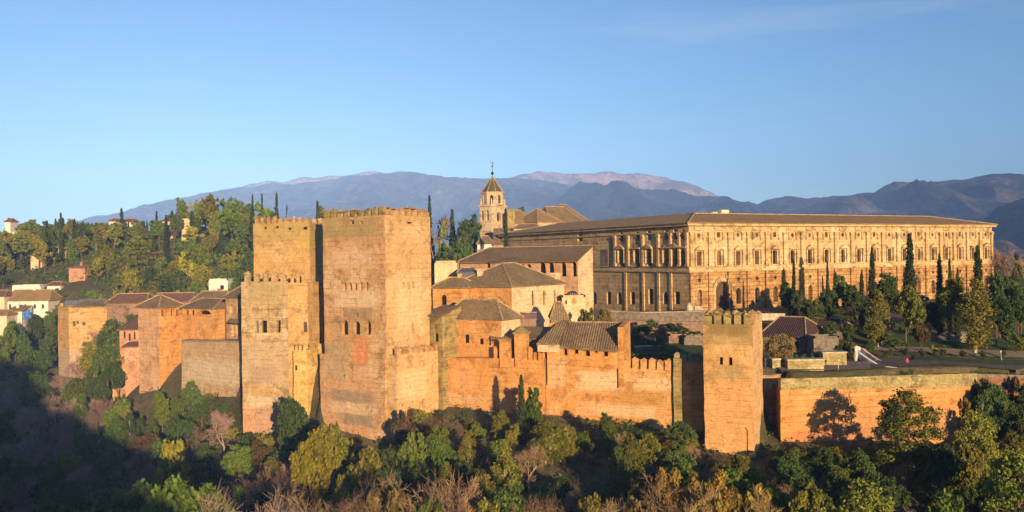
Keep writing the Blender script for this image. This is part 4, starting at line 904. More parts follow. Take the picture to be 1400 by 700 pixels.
for a, b, ta, tb, ba, bb in zip(pl, pl[1:], tops, tops[1:], bots, bots[1:]):
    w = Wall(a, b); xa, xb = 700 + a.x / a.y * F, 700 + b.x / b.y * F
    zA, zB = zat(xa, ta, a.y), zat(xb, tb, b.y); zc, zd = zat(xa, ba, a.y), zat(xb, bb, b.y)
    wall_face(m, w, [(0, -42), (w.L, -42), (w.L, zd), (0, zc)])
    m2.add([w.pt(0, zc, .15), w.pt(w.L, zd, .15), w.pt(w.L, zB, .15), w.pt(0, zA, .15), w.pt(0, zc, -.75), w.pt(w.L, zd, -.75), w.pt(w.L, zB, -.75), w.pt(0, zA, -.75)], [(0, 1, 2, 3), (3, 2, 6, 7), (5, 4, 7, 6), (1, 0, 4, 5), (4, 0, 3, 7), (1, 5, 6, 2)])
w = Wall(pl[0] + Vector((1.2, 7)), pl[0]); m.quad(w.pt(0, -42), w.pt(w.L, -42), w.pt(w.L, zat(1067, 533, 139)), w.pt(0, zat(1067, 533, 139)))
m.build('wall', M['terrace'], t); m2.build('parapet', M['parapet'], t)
M['redwall_shaded'] = wall_mat('shade_dark_red_render', (.27, .125, .07), (.34, .17, .10), (.17, .08, .045), layers=.5, streak=.6, seed=131)  # base colour lowered to carry the shade over this wall
t = thing('shaded_wall', 'reddish wall darkened in colour as if shaded, running off behind the trees at the right edge', 'wall', V3(T(1370, 156), -28))
w = Wall(T(1335.5, 152.6, 540), T(1440, 158.6, 540)); za, zb = w.pix(1337, 515)[1], w.pix(1400, 521)[1]; m = MB(); wall_face(m, w, [(0, -44), (w.L, -44), (w.L, zb), (0, za)]); m.quad(w.pt(0, za), w.pt(w.L, zb), w.pt(w.L, zb, -1.5), w.pt(0, za, -1.5)); m.build('wall', M['redwall_shaded'], t)
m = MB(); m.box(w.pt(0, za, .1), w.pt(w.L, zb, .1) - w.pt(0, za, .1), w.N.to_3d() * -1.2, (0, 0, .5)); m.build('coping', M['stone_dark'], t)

for o in list(COL.objects):
    if o.type == 'MESH' and o.parent and o.name.split('.')[0] in ('wall', 'upper_wall', 'lower_wall', 'plinth', 'buttress', 'parapet', 'stub', 'coping', 'shaft') and o.parent.get('category') in ('tower', 'wall', 'turret', 'gallery'):
        roughen(o, 1.1, .10 if o.parent.get('category') != 'turret' else .06)
M['shutter'] = plain_mat('faded_shutters', (.22, .14, .075), var=.4)
M['tile_shaded'] = tile_mat('shade_darkened_tiles', (.075, .042, .034), (.11, .06, .045), (.05, .035, .03), .4)  # tile colours darkened in place of shade on the outbuilding roofs
# ---- the great renaissance palace
def palace():
    C = T(942, 205, 340); th = R(29); dW = Vector((math.cos(th), math.sin(th))); dN = Vector((-math.sin(th), math.cos(th)))
    LW = ext(C, dW, 1356, 320); LN = 92
    A = C + dN * LN; B = C + dW * LW; D = A + (B - C)
    t = thing('palace', 'huge square sandstone palace with two storeys of pilasters and windows under a low tiled roof', 'palace', V3(C, -14))
    w = Wall(C, B); n = Wall(A, C)
    ze = w.pix(945, 306.5)[1]; zm = w.pix(945, 371)[1]; z0 = -18
    # west front: 19 bays
    nb = 19; bay = LW / nb; HU, HL, up, lo = [], [], [], []
    for i in range(nb):
        c = (i + .5) * bay
        HU.append(arch_poly(c - .72, c + .72, zm + 1.25, zm + 4.6)); HU.append(circ_poly(c, zm + 8.4, .55) if i % 3 != 1 else arch_poly(c - .5, c + .5, zm + 7.9, zm + 9.2))
        if i not in (1, 8, 9, 10): HL.append(arch_poly(c - .75, c + .75, z0 + 5.6, z0 + 9.4, 'a')); HL.append(circ_poly(c, zm - 2.2, .5, 8))
    c1 = 1.62 * bay; HL.append(arch_poly(c1 - 2.2, c1 + 2.2, z0 + 4.0, z0 + 11.2, 'a'))
    for c in (8.5 * bay, 9.5 * bay, 10.5 * bay): HL.append(arch_poly(c - 1.3, c + 1.3, z0 + 4.4, z0 + 9.6, 'a'))
    m = MB(); wall_face(m, w, [(0, zm), (LW, zm), (LW, ze), (0, ze)], HU, .7); m.build('upper_wall', M['palace'], t)
    m = MB(); wall_face(m, w, [(0, z0 - 4), (LW, z0 - 4), (LW, zm - .02), (0, zm - .02)], HL, .9); m.build('lower_wall', M['rustic'], t)
    PW = [M['pane'], M['pane'], M['wood'], M['shutter']]; windows(t, w, HU, .7, PW); windows(t, w, HL, .9, PW)
    # north flank, partly hidden behind the gallery
    un = lambda x, y: n.pix(x, y)
    HN, HN2 = [], []
    zu0, zu1 = zm + 1.0, zm + 5.3
    for x, k in ((850, 1), (872, 1), (888, 1), (912, 1), (924, 1), (935, 1)):
        u = un(x, 360)[0]; HN.append(arch_poly(u - .95, u + .95, zu0, zu1, 'a')); HN.append(arch_poly(u - .8, u + .8, zm + 7.6, zm + 9.9, 'a' if x in (872, 935) else 'r'))
    for x in (793,): HN.append(hole_px(n, 790, 796.5, 320.5, 330))
    for i, x in enumerate((813, 832.5, 847, 865, 877, 890, 910, 926)):
        u = un(x, 407)[0]; q = .55 if x == 877 else 1.0; HN2.append(arch_poly(u - q, u + q, zat(x, 416, 205 + (LN - u) * .875), zat(x, 399 if x != 890 else 395, 205 + (LN - u) * .875), 'a' if i % 2 == 0 else 'r'))
    u0 = 0
    m = MB(); wall_face(m, n, [(0, zm), (n.L, zm), (n.L, ze), (0, ze)], HN, .8); m.build('upper_wall', M['palace_north'], t)
    m = MB(); wall_face(m, n, [(0, z0 - 4), (n.L, z0 - 4), (n.L, zm - .02), (0, zm - .02)], HN2, .8); m.build('lower_wall', M['palace_north'], t)
    windows(t, n, HN, .8, PW); windows(t, n, HN2, .8, PW)
    u827 = un(827, 360)[0]; m = MB(); strip(m, n, u827 - 1.6, u827 + 1.6, zu0 - .3, zu1 + .3, .002, .1); m.build('blind_panel', M['purple'], t)
    m = MB()
    for a, b in ((B, D), (D, A)): m.quad(V3(a, z0 - 4), V3(b, z0 - 4), V3(b, ze), V3(a, ze))
    m.build('rear_wall', M['palace'], t)
    # cornices
    def band(nm, z_, h, off):
        m = MB(); p = [C, B, D, A]; q = []
        cc = (C + D) / 2
        o1 = [C - dW * off - dN * off, B + dW * off - dN * off, D + dW * off + dN * off, A - dW * off + dN * off]
        m.prism(o1, z_, z_ + h, bottom=True); return m.build(nm, M['palace'], t)
    band('cornice', ze - .35, .7, .9); band('architrave', ze - 1.9, .35, .3); band('string_course', zm - .25, .5, .45); band('string_course', zm + .95, .22, .2); band('plinth', z0 + 2.4, .5, .3)
    # pilasters with capitals and bases, window pediments, sills
    pm, qm, sm, lp = [], [], [], []
    def pil(wl, u, big=.42, mat=None):
        m = MB(); strip(m, wl, u - big, u + big, zm + 1.2, ze - 1.92, .003, .5); strip(m, wl, u - big - .15, u + big + .15, zm + 1.18, zm + 1.75, .5, .62); strip(m, wl, u - big - .15, u + big + .15, ze - 2.6, ze - 1.93, .5, .65); return m.build('pilaster', mat or M['palace'], t)
    def ped(wl, c, zb, hw, mat, tri):
        m = MB(); strip(m, wl, c - hw, c + hw, zb, zb + .3, .003, .75)
        if tri: m.add([wl.pt(c - hw, zb + .3, .003), wl.pt(c + hw, zb + .3, .003), wl.pt(c, zb + 1.1, .003), wl.pt(c - hw, zb + .3, .7), wl.pt(c + hw, zb + .3, .7), wl.pt(c, zb + 1.1, .7)], [(3, 4, 5), (0, 3, 5, 2), (4, 1, 2, 5)])
        else: strip(m, wl, c - hw * .7, c + hw * .7, zb + .3, zb + .9, .003, .22)
        strip(m, wl, c - hw, c - hw + .3, zb - 3.6, zb, .003, .42); strip(m, wl, c + hw - .3, c + hw, zb - 3.6, zb, .003, .42)
        return m.build('pediment', mat, t)
    for i in range(nb + 1):
        u = min(max(i * bay, .5), LW - .5); pil(w, u)
        
        m = MB(); strip(m, w, u - .55, u + .55, z0 + 3, zm - .3, .003, .5); m.build('rustic_pilaster', M['rustic'], t)
    for i in range(nb):
        c = (i + .5) * bay; ped(w, c, zm + 4.9, 1.45, M['palace'], i % 2 == 0)
        m = MB(); strip(m, w, c - 1.5, c + 1.5, zm + .98, zm + 1.22, .003, .4); m.build('sill', M['palace'], t)
        # carved garland between the pilasters above each window
        m = MB(); m.tube([w.pt(c - 1.5, zm + 10.4, .1), w.pt(c - .9, zm + 9.9 - .2 * (i % 3), .22), w.pt(c, zm + 9.6 + .15 * (i % 2), .26), w.pt(c + .9, zm + 9.9, .22), w.pt(c + 1.5, zm + 10.4, .1)], [.16, .26, .32, .26, .16], 6)
        m.tube([w.pt(c - 1.3, zm + 7.2, .08), w.pt(c - 1.2, zm + 9.2, .16), w.pt(c - 1.0, zm + 10.2, .1)], [.2, .3, .1], 6); m.tube([w.pt(c + 1.3, zm + 7.2, .08), w.pt(c + 1.2, zm + 9.2, .16), w.pt(c + 1.0, zm + 10.2, .1)], [.2, .3, .1], 6); m.build('carving', M['palace'], t, True)
    m = MB(); m.add([], [])
    # round-arched portal frame
    for k in range(11):
        a0, a1 = math.pi * k / 11, math.pi * (k + 1) / 11; zc = z0 + 9.0
        m.poly([w.pt(c1 + 2.3 * math.cos(a), zc + 2.3 * math.sin(a), .5) for a in (a0,)] + [w.pt(c1 + 3.1 * math.cos(a0), zc + 3.1 * math.sin(a0), .5), w.pt(c1 + 3.1 * math.cos(a1), zc + 3.1 * math.sin(a1), .5), w.pt(c1 + 2.3 * math.cos(a1), zc + 2.3 * math.sin(a1), .5)])
        m.quad(w.pt(c1 + 3.1 * math.cos(a0), zc + 3.1 * math.sin(a0), .5), w.pt(c1 + 3.1 * math.cos(a0), zc + 3.1 * math.sin(a0), 0), w.pt(c1 + 3.1 * math.cos(a1), zc + 3.1 * math.sin(a1), 0), w.pt(c1 + 3.1 * math.cos(a1), zc + 3.1 * math.sin(a1), .5))
        m.quad(w.pt(c1 + 2.3 * math.cos(a1), zc + 2.3 * math.sin(a1), .5), w.pt(c1 + 2.3 * math.cos(a1), zc + 2.3 * math.sin(a1), 0), w.pt(c1 + 2.3 * math.cos(a0), zc + 2.3 * math.sin(a0), 0), w.pt(c1 + 2.3 * math.cos(a0), zc + 2.3 * math.sin(a0), .5))
    strip(m, w, c1 - 3.1, c1 - 2.3, z0 + 2, z0 + 9, .003, .5); strip(m, w, c1 + 2.3, c1 + 3.1, z0 + 2, z0 + 9, .003, .5); m.build('portal', M['palace'], t)
    # north pilasters
    for x in (842, 860, 880, 901, 918, 930): pil(n, un(x, 350)[0], .38, M['palace_north'])
    pil(n, n.L - .5, .4, M['palace_north'])
    for x, k in ((850, 1), (872, 0), (888, 1), (912, 0), (924, 1), (935, 0)): ped(n, un(x, 360)[0], zu1 + .25, 1.5, M['palace_north'], k)
    for x in (856, 880, 901, 918): u = un(x, 400)[0]; m = MB(); strip(m, n, u - .4, u + .4, z0 + 3, zm - .3, .003, .25); m.build('rustic_pilaster', M['palace_north'], t)
    # roof: four low slopes up to a ridge, then down to the round court
    zr = ze + 3.3; k = 13; ov = 1.2; e = [C - dW * ov - dN * ov, B + dW * ov - dN * ov, D + dW * ov + dN * ov, A - dW * ov + dN * ov]
    r = [C + dW * k + dN * k, B - dW * k * .85 + dN * k, D - dW * k - dN * k, A + dW * k - dN * k]; q = [C + (D - C) * .28, B + (A - B) * .28, D + (C - D) * .28, A + (B - A) * .28]
    m = MB(); z1 = ze + .36; ee = [V3(p, z1) for p in e]; rr = [V3(p, zr) for p in r]; qq = [V3(p, ze + 1.0) for p in q]
    for i in range(4): j = (i + 1) % 4; m.slope([ee[i], ee[j], rr[j], rr[i]]); m.slope([rr[i], rr[j], qq[j], qq[i]])
    for i in range(4): j = (i + 1) % 4; m.quad(ee[i], ee[j], ee[j] - Vector((0, 0, .2)), ee[i] - Vector((0, 0, .2))); m.quad(qq[i], qq[j], qq[j] - Vector((0, 0, 9)), qq[i] - Vector((0, 0, 9)))
    ro = m.build('roof', M['tile_brown'], t); ridge_tubes(ro, [(ee[i], rr[i]) for i in range(4)] + [(rr[i], rr[(i + 1) % 4]) for i in range(4)], M['ridge'], .2)
    for u in (12, 15):
        p = C + dW * (u + 8) + dN * 14; m = MB(); m.box(V3(p, zr - .5), dW.to_3d() * (1.6 if u == 12 else 2.6), dN.to_3d() * 1.5, (0, 0, 1.0 if u == 12 else 1.6)); m.build('chimney', M['cream'], t)
    # carved figures in the shadowed roundels: the two pale blocks left standing at the foot of the corner
    return C, w, n
pC, pW, pN = palace()
for lab, x0, x1, y0, y1, d, rnd in (('rounded pale stone boulder at the foot of the palace corner', 938, 947, 414, 426, 199, True), ('square pale stone block at the foot of the palace corner', 950, 961, 418, 426, 198, False)):
    c = T((x0 + x1) / 2, d); z0 = zat((x0 + x1) / 2, y1, d); wd = (x1 - x0) / F * d; h = (y1 - y0) / F * d; m = MB()
    if rnd: m.lathe((c.x, c.y), [(wd * .5, z0 - 2), (wd * .52, z0 + h * .3), (wd * .42, z0 + h * .7), (wd * .15, z0 + h)], 9)
    else: m.prism([c + Vector(q) for q in ((-wd / 2, 0), (wd / 2, -.2), (wd / 2 + .2, 1.2), (-wd / 2 + .1, 1.5))], z0 - 2, [z0 + h, z0 + h * .9, z0 + h * .9, z0 + h])
    tag(m.build('stone_block', M['stone'], None, rnd, loc=V3(c, z0)), lab, 'stone block')

# ---- church and bell tower
def bell_tower():
    C, A, B, D, z1 = corner_box(656, 672, 692, 300, 35, 281, 300)
    t = thing('bell_tower', 'church bell tower with a dark pointed spire and iron cross', 'bell tower', V3(C, -8)); wl, wr = Wall(A, C), Wall(C, B)
    hl = [hole_px(wl, 657.8, 661, 288, 301.5, 'a'), hole_px(wl, 664.5, 668, 287, 301.5, 'a')]; hr = [hole_px(wr, 679.5, 685, 290, 303, 'a')]
    body4(t, A, C, B, D, -14, z1, M['cream_stone'], hl, hr, sunk=.0, depth=1.0); c = (A + B) / 2
    m = MB(); m.poly([V3(p, z1) for p in (A, C, B, D)]); m.build('deck', M['stone'], t)
    for zz, off, h, nm in ((z1 - .2, .55, .5, 'cornice'), (wl.pix(664, 303.5)[1], .3, .35, 'string_course'), (wl.pix(664, 316)[1], .35, .4, 'string_course')):
        m = MB(); m.prism(inset([A, C, B, D], -off), zz, zz + h, bottom=True); m.build(nm, M['cream_stone'], t)
    r = (B - A).length * .40; zt = zat(674, 263.5, 302)
    oc = [(c.x + r * math.cos(k * math.pi / 4 + .3), c.y + r * math.sin(k * math.pi / 4 + .3)) for k in range(8)]
    m = MB(); ho = []
    for k in range(8):
        w = Wall(oc[k], oc[(k + 1) % 8]); h = [arch_poly(w.L * .33, w.L * .67, z1 + .9, zt - .8, 'a')]; wall_face(m, w, rect_outline(w, z1 + .3, zt), h, .5); ho.append((w, h))
    m.build('drum', M['cream_stone'], t)
    for w, h in ho: windows(t, w, h, .5)
    m = MB(); m.prism([(c.x + (r + .35) * math.cos(k * math.pi / 4 + .3), c.y + (r + .35) * math.sin(k * math.pi / 4 + .3)) for k in range(8)], zt - .1, zt + .35, bottom=True); m.build('cornice', M['cream_stone'], t)
    za = zat(674, 239.5, 302); m = MB(); rb = r * .98
    for k in range(8):
        a0, a1 = k * math.pi / 4 + .3, (k + 1) * math.pi / 4 + .3; m.slope([Vector((c.x + rb * math.cos(a0), c.y + rb * math.sin(a0), zt + .35)), Vector((c.x + rb * math.cos(a1), c.y + rb * math.sin(a1), zt + .35)), Vector((c.x, c.y, za))])
    sp = m.build('spire', M['spire'], t); ridge_tubes(sp, [(Vector((c.x + rb * math.cos(k * math.pi / 4 + .3), c.y + rb * math.sin(k * math.pi / 4 + .3), zt + .35)), Vector((c.x, c.y, za))) for k in range(8)], M['ridge'], .14)
    m = MB(); z = za - .3; m.lathe((c.x, c.y), [(.12, z), (.12, z + .7), (.5, z + 1.0), (.55, z + 1.3), (.3, z + 1.7), (.08, z + 1.9), (.07, z + 3.3), (.28, z + 3.5), (.28, z + 3.8), (.06, z + 4.0), (.05, z + 5.8)], 10)
    m.box((c.x - .6, c.y - .05, z + 5.0), (1.2, 0, 0), (0, .1, 0), (0, 0, .12)); m.box((c.x, c.y - .03, z + 4.3), (.55, .1, 0), (0, .05, 0), (0, 0, .35)); m.build('cross', M['lead'], t, False)
    for k, p in enumerate(inset([A, C, B, D], .5)):
        m = MB(); m.lathe(p, [(.32, z1 + .3), (.32, z1 + 1.2), (.2, z1 + 1.4), (.38, z1 + 1.7), (.05, z1 + 2.6)], 8); m.build('pinnacle', M['cream_stone'], t, True)
M['cream_stone'] = wall_mat('cream_limestone', (.55, .42, .28), (.62, .50, .34), (.38, .27, .16), layers=.2, streak=.4, holes=False, seed=121)
bell_tower()
house('church_annex', 'white church annex under the bell tower with a purplish lower storey', 654, 676, 333, 362, 285, M['white'], roof='hip', rmat=M['tile_grey'], depth=7, rise=2.6, ridge=.3, cat='building')
house('lean_roof_house', 'pale house with steep lean roof right of the bell tower foot', 676, 700, 334, 365, 284, M['pink'], roof='lean', rmat=M['tile_grey'], depth=9, rise=5.5, cat='building', ov=.3)
def church():
    t = thing('church', 'church with brown tiled hip roofs behind the palace roof', 'church', V3(T(740, 330), -10))
    def block(x0, x1, d, ytop_eave, yr, dp, ridge=.5, axis=0, rm='tile_brown', wall='cream_stone'):
        w = Wall(T(x0, d, 300), T(x1, d + 6, 300)); ze = w.pix((x0 + x1) / 2, ytop_eave)[1]; bA, bB = w.A - w.N * dp, w.B - w.N * dp
        m = MB(); m.prism([w.A, w.B, bB, bA], -14, ze, cap=False); m.build('wall', M[wall], t)
        hip_roof(t, [w.A, w.B, bB, bA], ze + .02, zat((x0 + x1) / 2, yr, d + dp * .4), over=.5, ridge=ridge, mat=M[rm], axis=axis)
    block(703, 734, 308, 306, 286, 16, .7, 0); block(735, 767, 305, 303.5, 284, 14, .05, 0); block(752, 797, 318, 303, 281.5, 18, .55, 0, 'tile'); block(772, 806, 334, 303, 278.5, 20, .25, 0, 'tile')
    w = Wall(T(694, 300, 300), T(704, 300, 300)); m = MB(); m.prism([w.A, w.B, w.B - w.N * 3, w.A - w.N * 3], -10, w.pix(699, 288)[1]); m.build('buttress', M['mossy'], t)
church()
house('round_apse', 'low pale apse roof between bell tower cypress and palace roof', 704, 742, 312, 330, 296, M['stone'], roof='hip', rmat=M['tile_grey'], depth=7, rise=1.6, cat='building', ridge=.5)

# ---- garden court and terraces behind the ramparts
def prismwall(name, lab, cat, pts, thick, mat, zb=3, cap=None):
    """a low wall through pixel points (px, py_top, depth)"""
    c = T(pts[len(pts) // 2][0], pts[len(pts) // 2][2]); t = thing(name, lab, cat, V3(c, zat(*pts[len(pts) // 2]) - zb)); m = MB(); m2 = MB()
    for (x0, y0, d0), (x1, y1, d1) in zip(pts, pts[1:]):
        a, b = T(x0, d0, y0), T(x1, d1, y1); n = Wall(a, b).N; za, zb_ = zat(x0, y0, d0), zat(x1, y1, d1); m.prism([a, b, b - n * thick, a - n * thick], [za - zb, zb_ - zb, zb_ - zb, za - zb], [za, zb_, zb_, za])
        if cap: m2.prism([a + n * .1, b + n * .1, b - n * (thick + .1), a - n * (thick + .1)], [za, zb_, zb_, za], [za + .2, zb_ + .2, zb_ + .2, za + .2], bottom=True)
    m.build('wall', mat, t)
    if cap: m2.build('coping', cap, t)
    return t
prismwall('retaining_wall', 'dark rubble retaining wall along the foot of the palace, above the hedges', 'wall', [(800, 421, 200), (835, 426, 193), (880, 428, 190), (966, 426, 188)], 1.2, M['stone_dark'], 3.2, M['greystone'])
prismwall('retaining_wall', 'second lower dark wall between hedge and palace, left of near tower', 'wall', [(838, 436, 184), (900, 440, 181), (966, 440, 180)], .8, M['purple'], 2.5)
house('garden_pavilion', 'low pale flat-roofed garden building, left of the near tower', 914, 934, 459, 472, 170, M['purple'], roof='flat', depth=4, cat='building')
house('garden_shelter', 'long low grey shelter right of the pale garden building', 935, 966, 461, 472, 168, M['stone_dark'], roof='flat', depth=3, cat='building')
prismwall('low_wall', 'pale low garden wall among the dark hedges', 'wall', [(868, 475, 162), (906, 473, 163)], .9, M['paving'], 1.0, M['stone'])
t, w, z = house('long_outbuilding', 'long low outbuilding with a mauve tiled roof darkened in colour as if shaded, right of the near tower', 1040, 1100, 459, 484, 168, M['stone_dark'], roof='hip', rmat=M['tile_shaded'], depth=17, rise=3.0, d1=164, cat='long house', ov=.8, ridge=.55, wins=[(1086, 1092, 467, 478)])  # wall and roof take dark colours that stand in for shade
house('cross_outbuilding', 'low outbuilding with reddish roof crossing behind the ball-shaped tree', 1078, 1150, 450, 470, 184, M['stone_dark'], roof='hip', rmat=M['tile_shaded'], depth=9, rise=2.0, d1=178, ridge=.7, cat='long house')
prismwall('roof_parapet', 'pale straight parapet at the ridge of the mauve-roofed outbuilding', 'wall', [(1041, 428.5, 188), (1074, 428.5, 188)], .6, M['stone'], 1.5)
house('ivy_hut', 'rough brown hut with dry creeper, behind the stone blocks', 1112, 1146, 462, 484, 160, M['stone_dark'], roof='flat', depth=3.5, cat='hut')
for lab, x0, x1, y0, y1, d, mt in (('long low block of pale rubble on the terrace edge, under the ball-shaped tree', 1077, 1127, 493, 508, 148, 'parapet'), ('upper rubble block on the terrace, right of the ball-shaped tree', 1125, 1158, 483, 498, 152, 'parapet'), ('square stone pier beside the near tower', 1056, 1067.5, 492, 510, 149, 'parapet')):
    c = T((x0 + x1) / 2, d, y0); wd = (x1 - x0) / F * d; z1 = zat((x0 + x1) / 2, y0, d); z0 = zat((x0 + x1) / 2, y1, d); t = thing('rubble_block', lab, 'stone block', V3(c, z0))
    m = MB(); m.prism([c + Vector(q) for q in ((-wd / 2, 0), (wd / 2, .2), (wd / 2, 2), (-wd / 2, 1.9))], z0 - 1, z1); m.build('core', M[mt], t); m = MB(); m.prism([c + Vector(q) for q in ((-wd / 2 - .1, -.1), (wd / 2 + .1, .1), (wd / 2 + .1, 2.1), (-wd / 2 - .1, 2.0))], z1, z1 + .22, bottom=True); m.build('coping', M['stone'], t)
def slab(name, pts, mat, kind='structure', th=.15):
    m = MB(); p = [P(*q) for q in pts]; m.v = []; 
    top = [V3(q, ground(q.x, q.y) + .25) for q in p]; n = len(top)
    # follow the ground in strips
    a0, a1, b1, b0 = top; K = 14; rows = []
    for i in range(K + 1):
        f = i / K; A, B = a0.lerp(a1, f), b0.lerp(b1, f); rows.append([V3(q, ground(q.x, q.y) + .22) for q in (A, A.lerp(B, .5), B)])
    for r0, r1 in zip(rows, rows[1:]):
        for k in (0, 1): m.quad(r0[k], r1[k], r1[k + 1], r0[k + 1])
    return tag(m.build(name, mat), kind=kind)
slab('gravel_path', [(1190, 506, 150), (1420, 512, 160), (1420, 503, 166), (1190, 497, 156)], M['paving'])
slab('garden_path', [(1195, 486, 168), (1420, 492, 172), (1420, 487, 178), (1195, 482, 174)], M['gravel'])
slab('forecourt', [(1060, 512, 146), (1190, 510, 149), (1190, 498, 156), (1060, 500, 154)], M['stone_dark'])
M['lawn'] = plain_mat('lawn', (.045, .07, .018), var=.5, scale=3)
slab('lawn', [(1250, 495, 158), (1420, 500, 164), (1420, 494, 170), (1250, 490, 164)], M['lawn']); slab('lawn', [(1120, 452, 184), (1200, 452, 182), (1200, 446, 190), (1120, 446, 192)], M['lawn']); slab('lawn', [(860, 480, 158), (960, 480, 158), (960, 462, 172), (860, 466, 170)], M['lawn']); slab('lawn', [(1200, 482, 174), (1420, 486, 180), (1420, 470, 192), (1200, 470, 188)], M['lawn'])
# stair ramp with curved pale side walls
def ramp():
    t = thing('stair_ramp', 'pale curved stair ramp with side walls and rounded head on the garden terrace', 'stair', P(1190, 500, 153)); path = [(1171, 478, 158), (1178, 484, 157), (1188, 491, 155), (1198, 497, 153.5), (1207, 500.5, 152)]
    for off, nm in ((0, 'side_wall'), (5.5, 'side_wall')):
        m = MB()
        for (x0, y0, d0), (x1, y1, d1) in zip(path, path[1:]):
            a, b = P(x0 + off * 1.6, y0 - off * .35, d0 + off * .4), P(x1 + off * 1.6, y1 - off * .35, d1 + off * .4); n = (b - a).to_2d().normalized(); n = Vector((n.y, -n.x, 0)) * .25; dn = Vector((0, 0, -1.1))
            m.add([a - n, b - n, b + n, a + n, a - n + dn, b - n + dn, b + n + dn, a + n + dn], [(0, 1, 2, 3), (4, 5, 1, 0), (6, 7, 3, 2), (5, 6, 2, 1), (7, 4, 0, 3)])
        m.build(nm, M['white'] if off == 0 else M['stone'], t)
    m = MB()
    for (x0, y0, d0), (x1, y1, d1) in zip(path, path[1:]): m.quad(P(x0, y0 + 4, d0), P(x1, y1 + 4, d1), P(x1 + 8.8, y1 + 2, d1 + 2.2), P(x0 + 8.8, y0 + 2, d0 + 2.2))
    m.build('steps', M['paving'], t)
    c = P(1170.5, 479, 158); m = MB(); m.lathe((c.x, c.y), [(.55, c.z - 2.2), (.55, c.z + .1), (.7, c.z + .2), (.45, c.z + .7), (.1, c.z + .85)], 10); m.build('newel', M['white'], t, True)
ramp()
prismwall('path_kerb', 'thin white kerb wall running right from the foot of the stair ramp', 'wall', [(1207, 500, 152), (1225, 502.5, 151), (1240, 505, 150.5)], .3, M['white'], .8)
prismwall('hedge_wall', 'long low pale wall beyond the garden path on the right terrace', 'wall', [(1262, 486, 170), (1330, 486.5, 171), (1420, 489, 174)], .5, M['stone'], .8)
for lab, x, d in (('thin pale lamp post before the stone blocks', 1146.5, 149), ('lamp post at the head of the stair ramp', 1169.5, 156.5), ('tilted pale post on the garden path at right edge', 1370.5, 168)):
    y1, y0 = {1146.5: (513, 494), 1169.5: (495, 480), 1370.5: (496, 482)}[x]; p = P(x, y1, d); h = (y1 - y0) / F * d; t = thing('lamp_post', lab, 'post', p)
    m = MB(); m.tube([p - Vector((0, 0, 1)), p + Vector((0 if x < 1300 else -.3, 0, h))], [.09, .06], 6); m.build('pole', M['stone'], t); m = MB(); q = p + Vector((0 if x < 1300 else -.3, 0, h)); m.lathe((q.x, q.y), [(.05, q.z - .05), (.17, q.z + .08), (.17, q.z + .3), (.03, q.z + .42)], 8); m.build('lantern', M['cream'], t)
m = MB(); c = P(1308, 463, 186); NN = 14
for k in range(NN):
    for j in range(5): pass
rr = MB(); rr.lathe((0, 0), [(5.6, -2.5), (5.0, -.4), (3.6, .9), (1.9, 1.5), (.4, 1.6)], 16); rr.v = [Vector((v.x * 1.05 + c.x + .3 * noise.noise(v * .5), v.y * .6 + c.y, v.z + c.z + .5 * noise.noise(v * .6 + Vector((3, 1, 0))))) for v in rr.v]
tag(rr.build('earth_mound', M['gravel'], None, True, loc=c), 'sunlit sandy earth mound under the tall trees at right', 'mound')

# ---- houses of the town and hillside at the left
def lh(*a, **k): return house(*a, **k)
lh('terrace_house', 'long low white house with flat top above the brown-roofed houses at left', 17, 56, 391, 399, 300, M['white'], roof='flat', depth=7)
lh('terrace_house', 'small white house right of the long low white one at left', 65, 83, 390, 397, 300, M['white'], roof='hip', rmat=M['tile_red'], depth=6, rise=1.2)
lh('row_house', 'wide white house under a long brown tiled roof at far left', 6, 66, 411, 432, 286, M['white'], roof='hip', rmat=M['tile_brown'], depth=9, rise=3.4, ridge=.8, wins=[(12, 15, 416, 422), (22, 25, 416, 422), (33, 36, 416, 422), (46, 49, 416, 422), (57, 60, 416, 422)])
lh('row_house', 'cream house cut by the left edge beside the brown-roofed white house', -14, 6, 405, 428, 284, M['cream'], roof='hip', rmat=M['tile_red'], depth=8, rise=1.8)
lh('row_house', 'low white house below the brown-roofed one, left of the blue tarpaulin', 8, 30, 425, 438, 278, M['white'], roof='lean', rmat=M['tile_brown'], depth=6, rise=1.4)
lh('row_house', 'small grey-white house at the left edge in the shade', -12, 9, 431, 444, 272, M['cream'], roof='hip', rmat=M['tile_brown'], depth=6, rise=1.6)
t = thing('tarpaulin', 'bright blue tarpaulin draped over scaffolding beside white houses at left', 'tarpaulin', P(36, 438, 274)); m = MB(); K = 7
g = [[P(31 + 12 * i / K, 427 + 11 * j / K - 2.5 * math.sin(math.pi * i / K), 274 + 1.2 * noise.noise((i * .9, j * .8, 0))) for i in range(K + 1)] for j in range(K + 1)]
for j in range(K):
    for i in range(K): m.quad(g[j + 1][i], g[j + 1][i + 1], g[j][i + 1], g[j][i])
m.build('sheet', M['blue_tarp'], t, True)
for x in (30.5, 37, 43.5): m = MB(); p = P(x, 441, 275); m.tube([p, p + Vector((0, 0, 3.4))], [.08, .08], 5); m.build('scaffold_pole', M['lead'], t)
lh('hilltop_house', 'white house with a tall block on the ridge at far left', 9, 26, 318, 329, 380, M['cream'], roof='flat', depth=8); lh('hilltop_house', 'tall narrow white block on the ridge at far left edge', 8.5, 16, 303, 322, 383, M['white'], roof='hip', depth=6, rise=1.6)
lh('hillside_house', 'pale house with dark porch among the trees on the left hill', 122, 136, 315, 327, 360, M['white'], roof='flat', depth=7, wins=[(125, 129, 318, 324), (131, 134, 318, 324)])
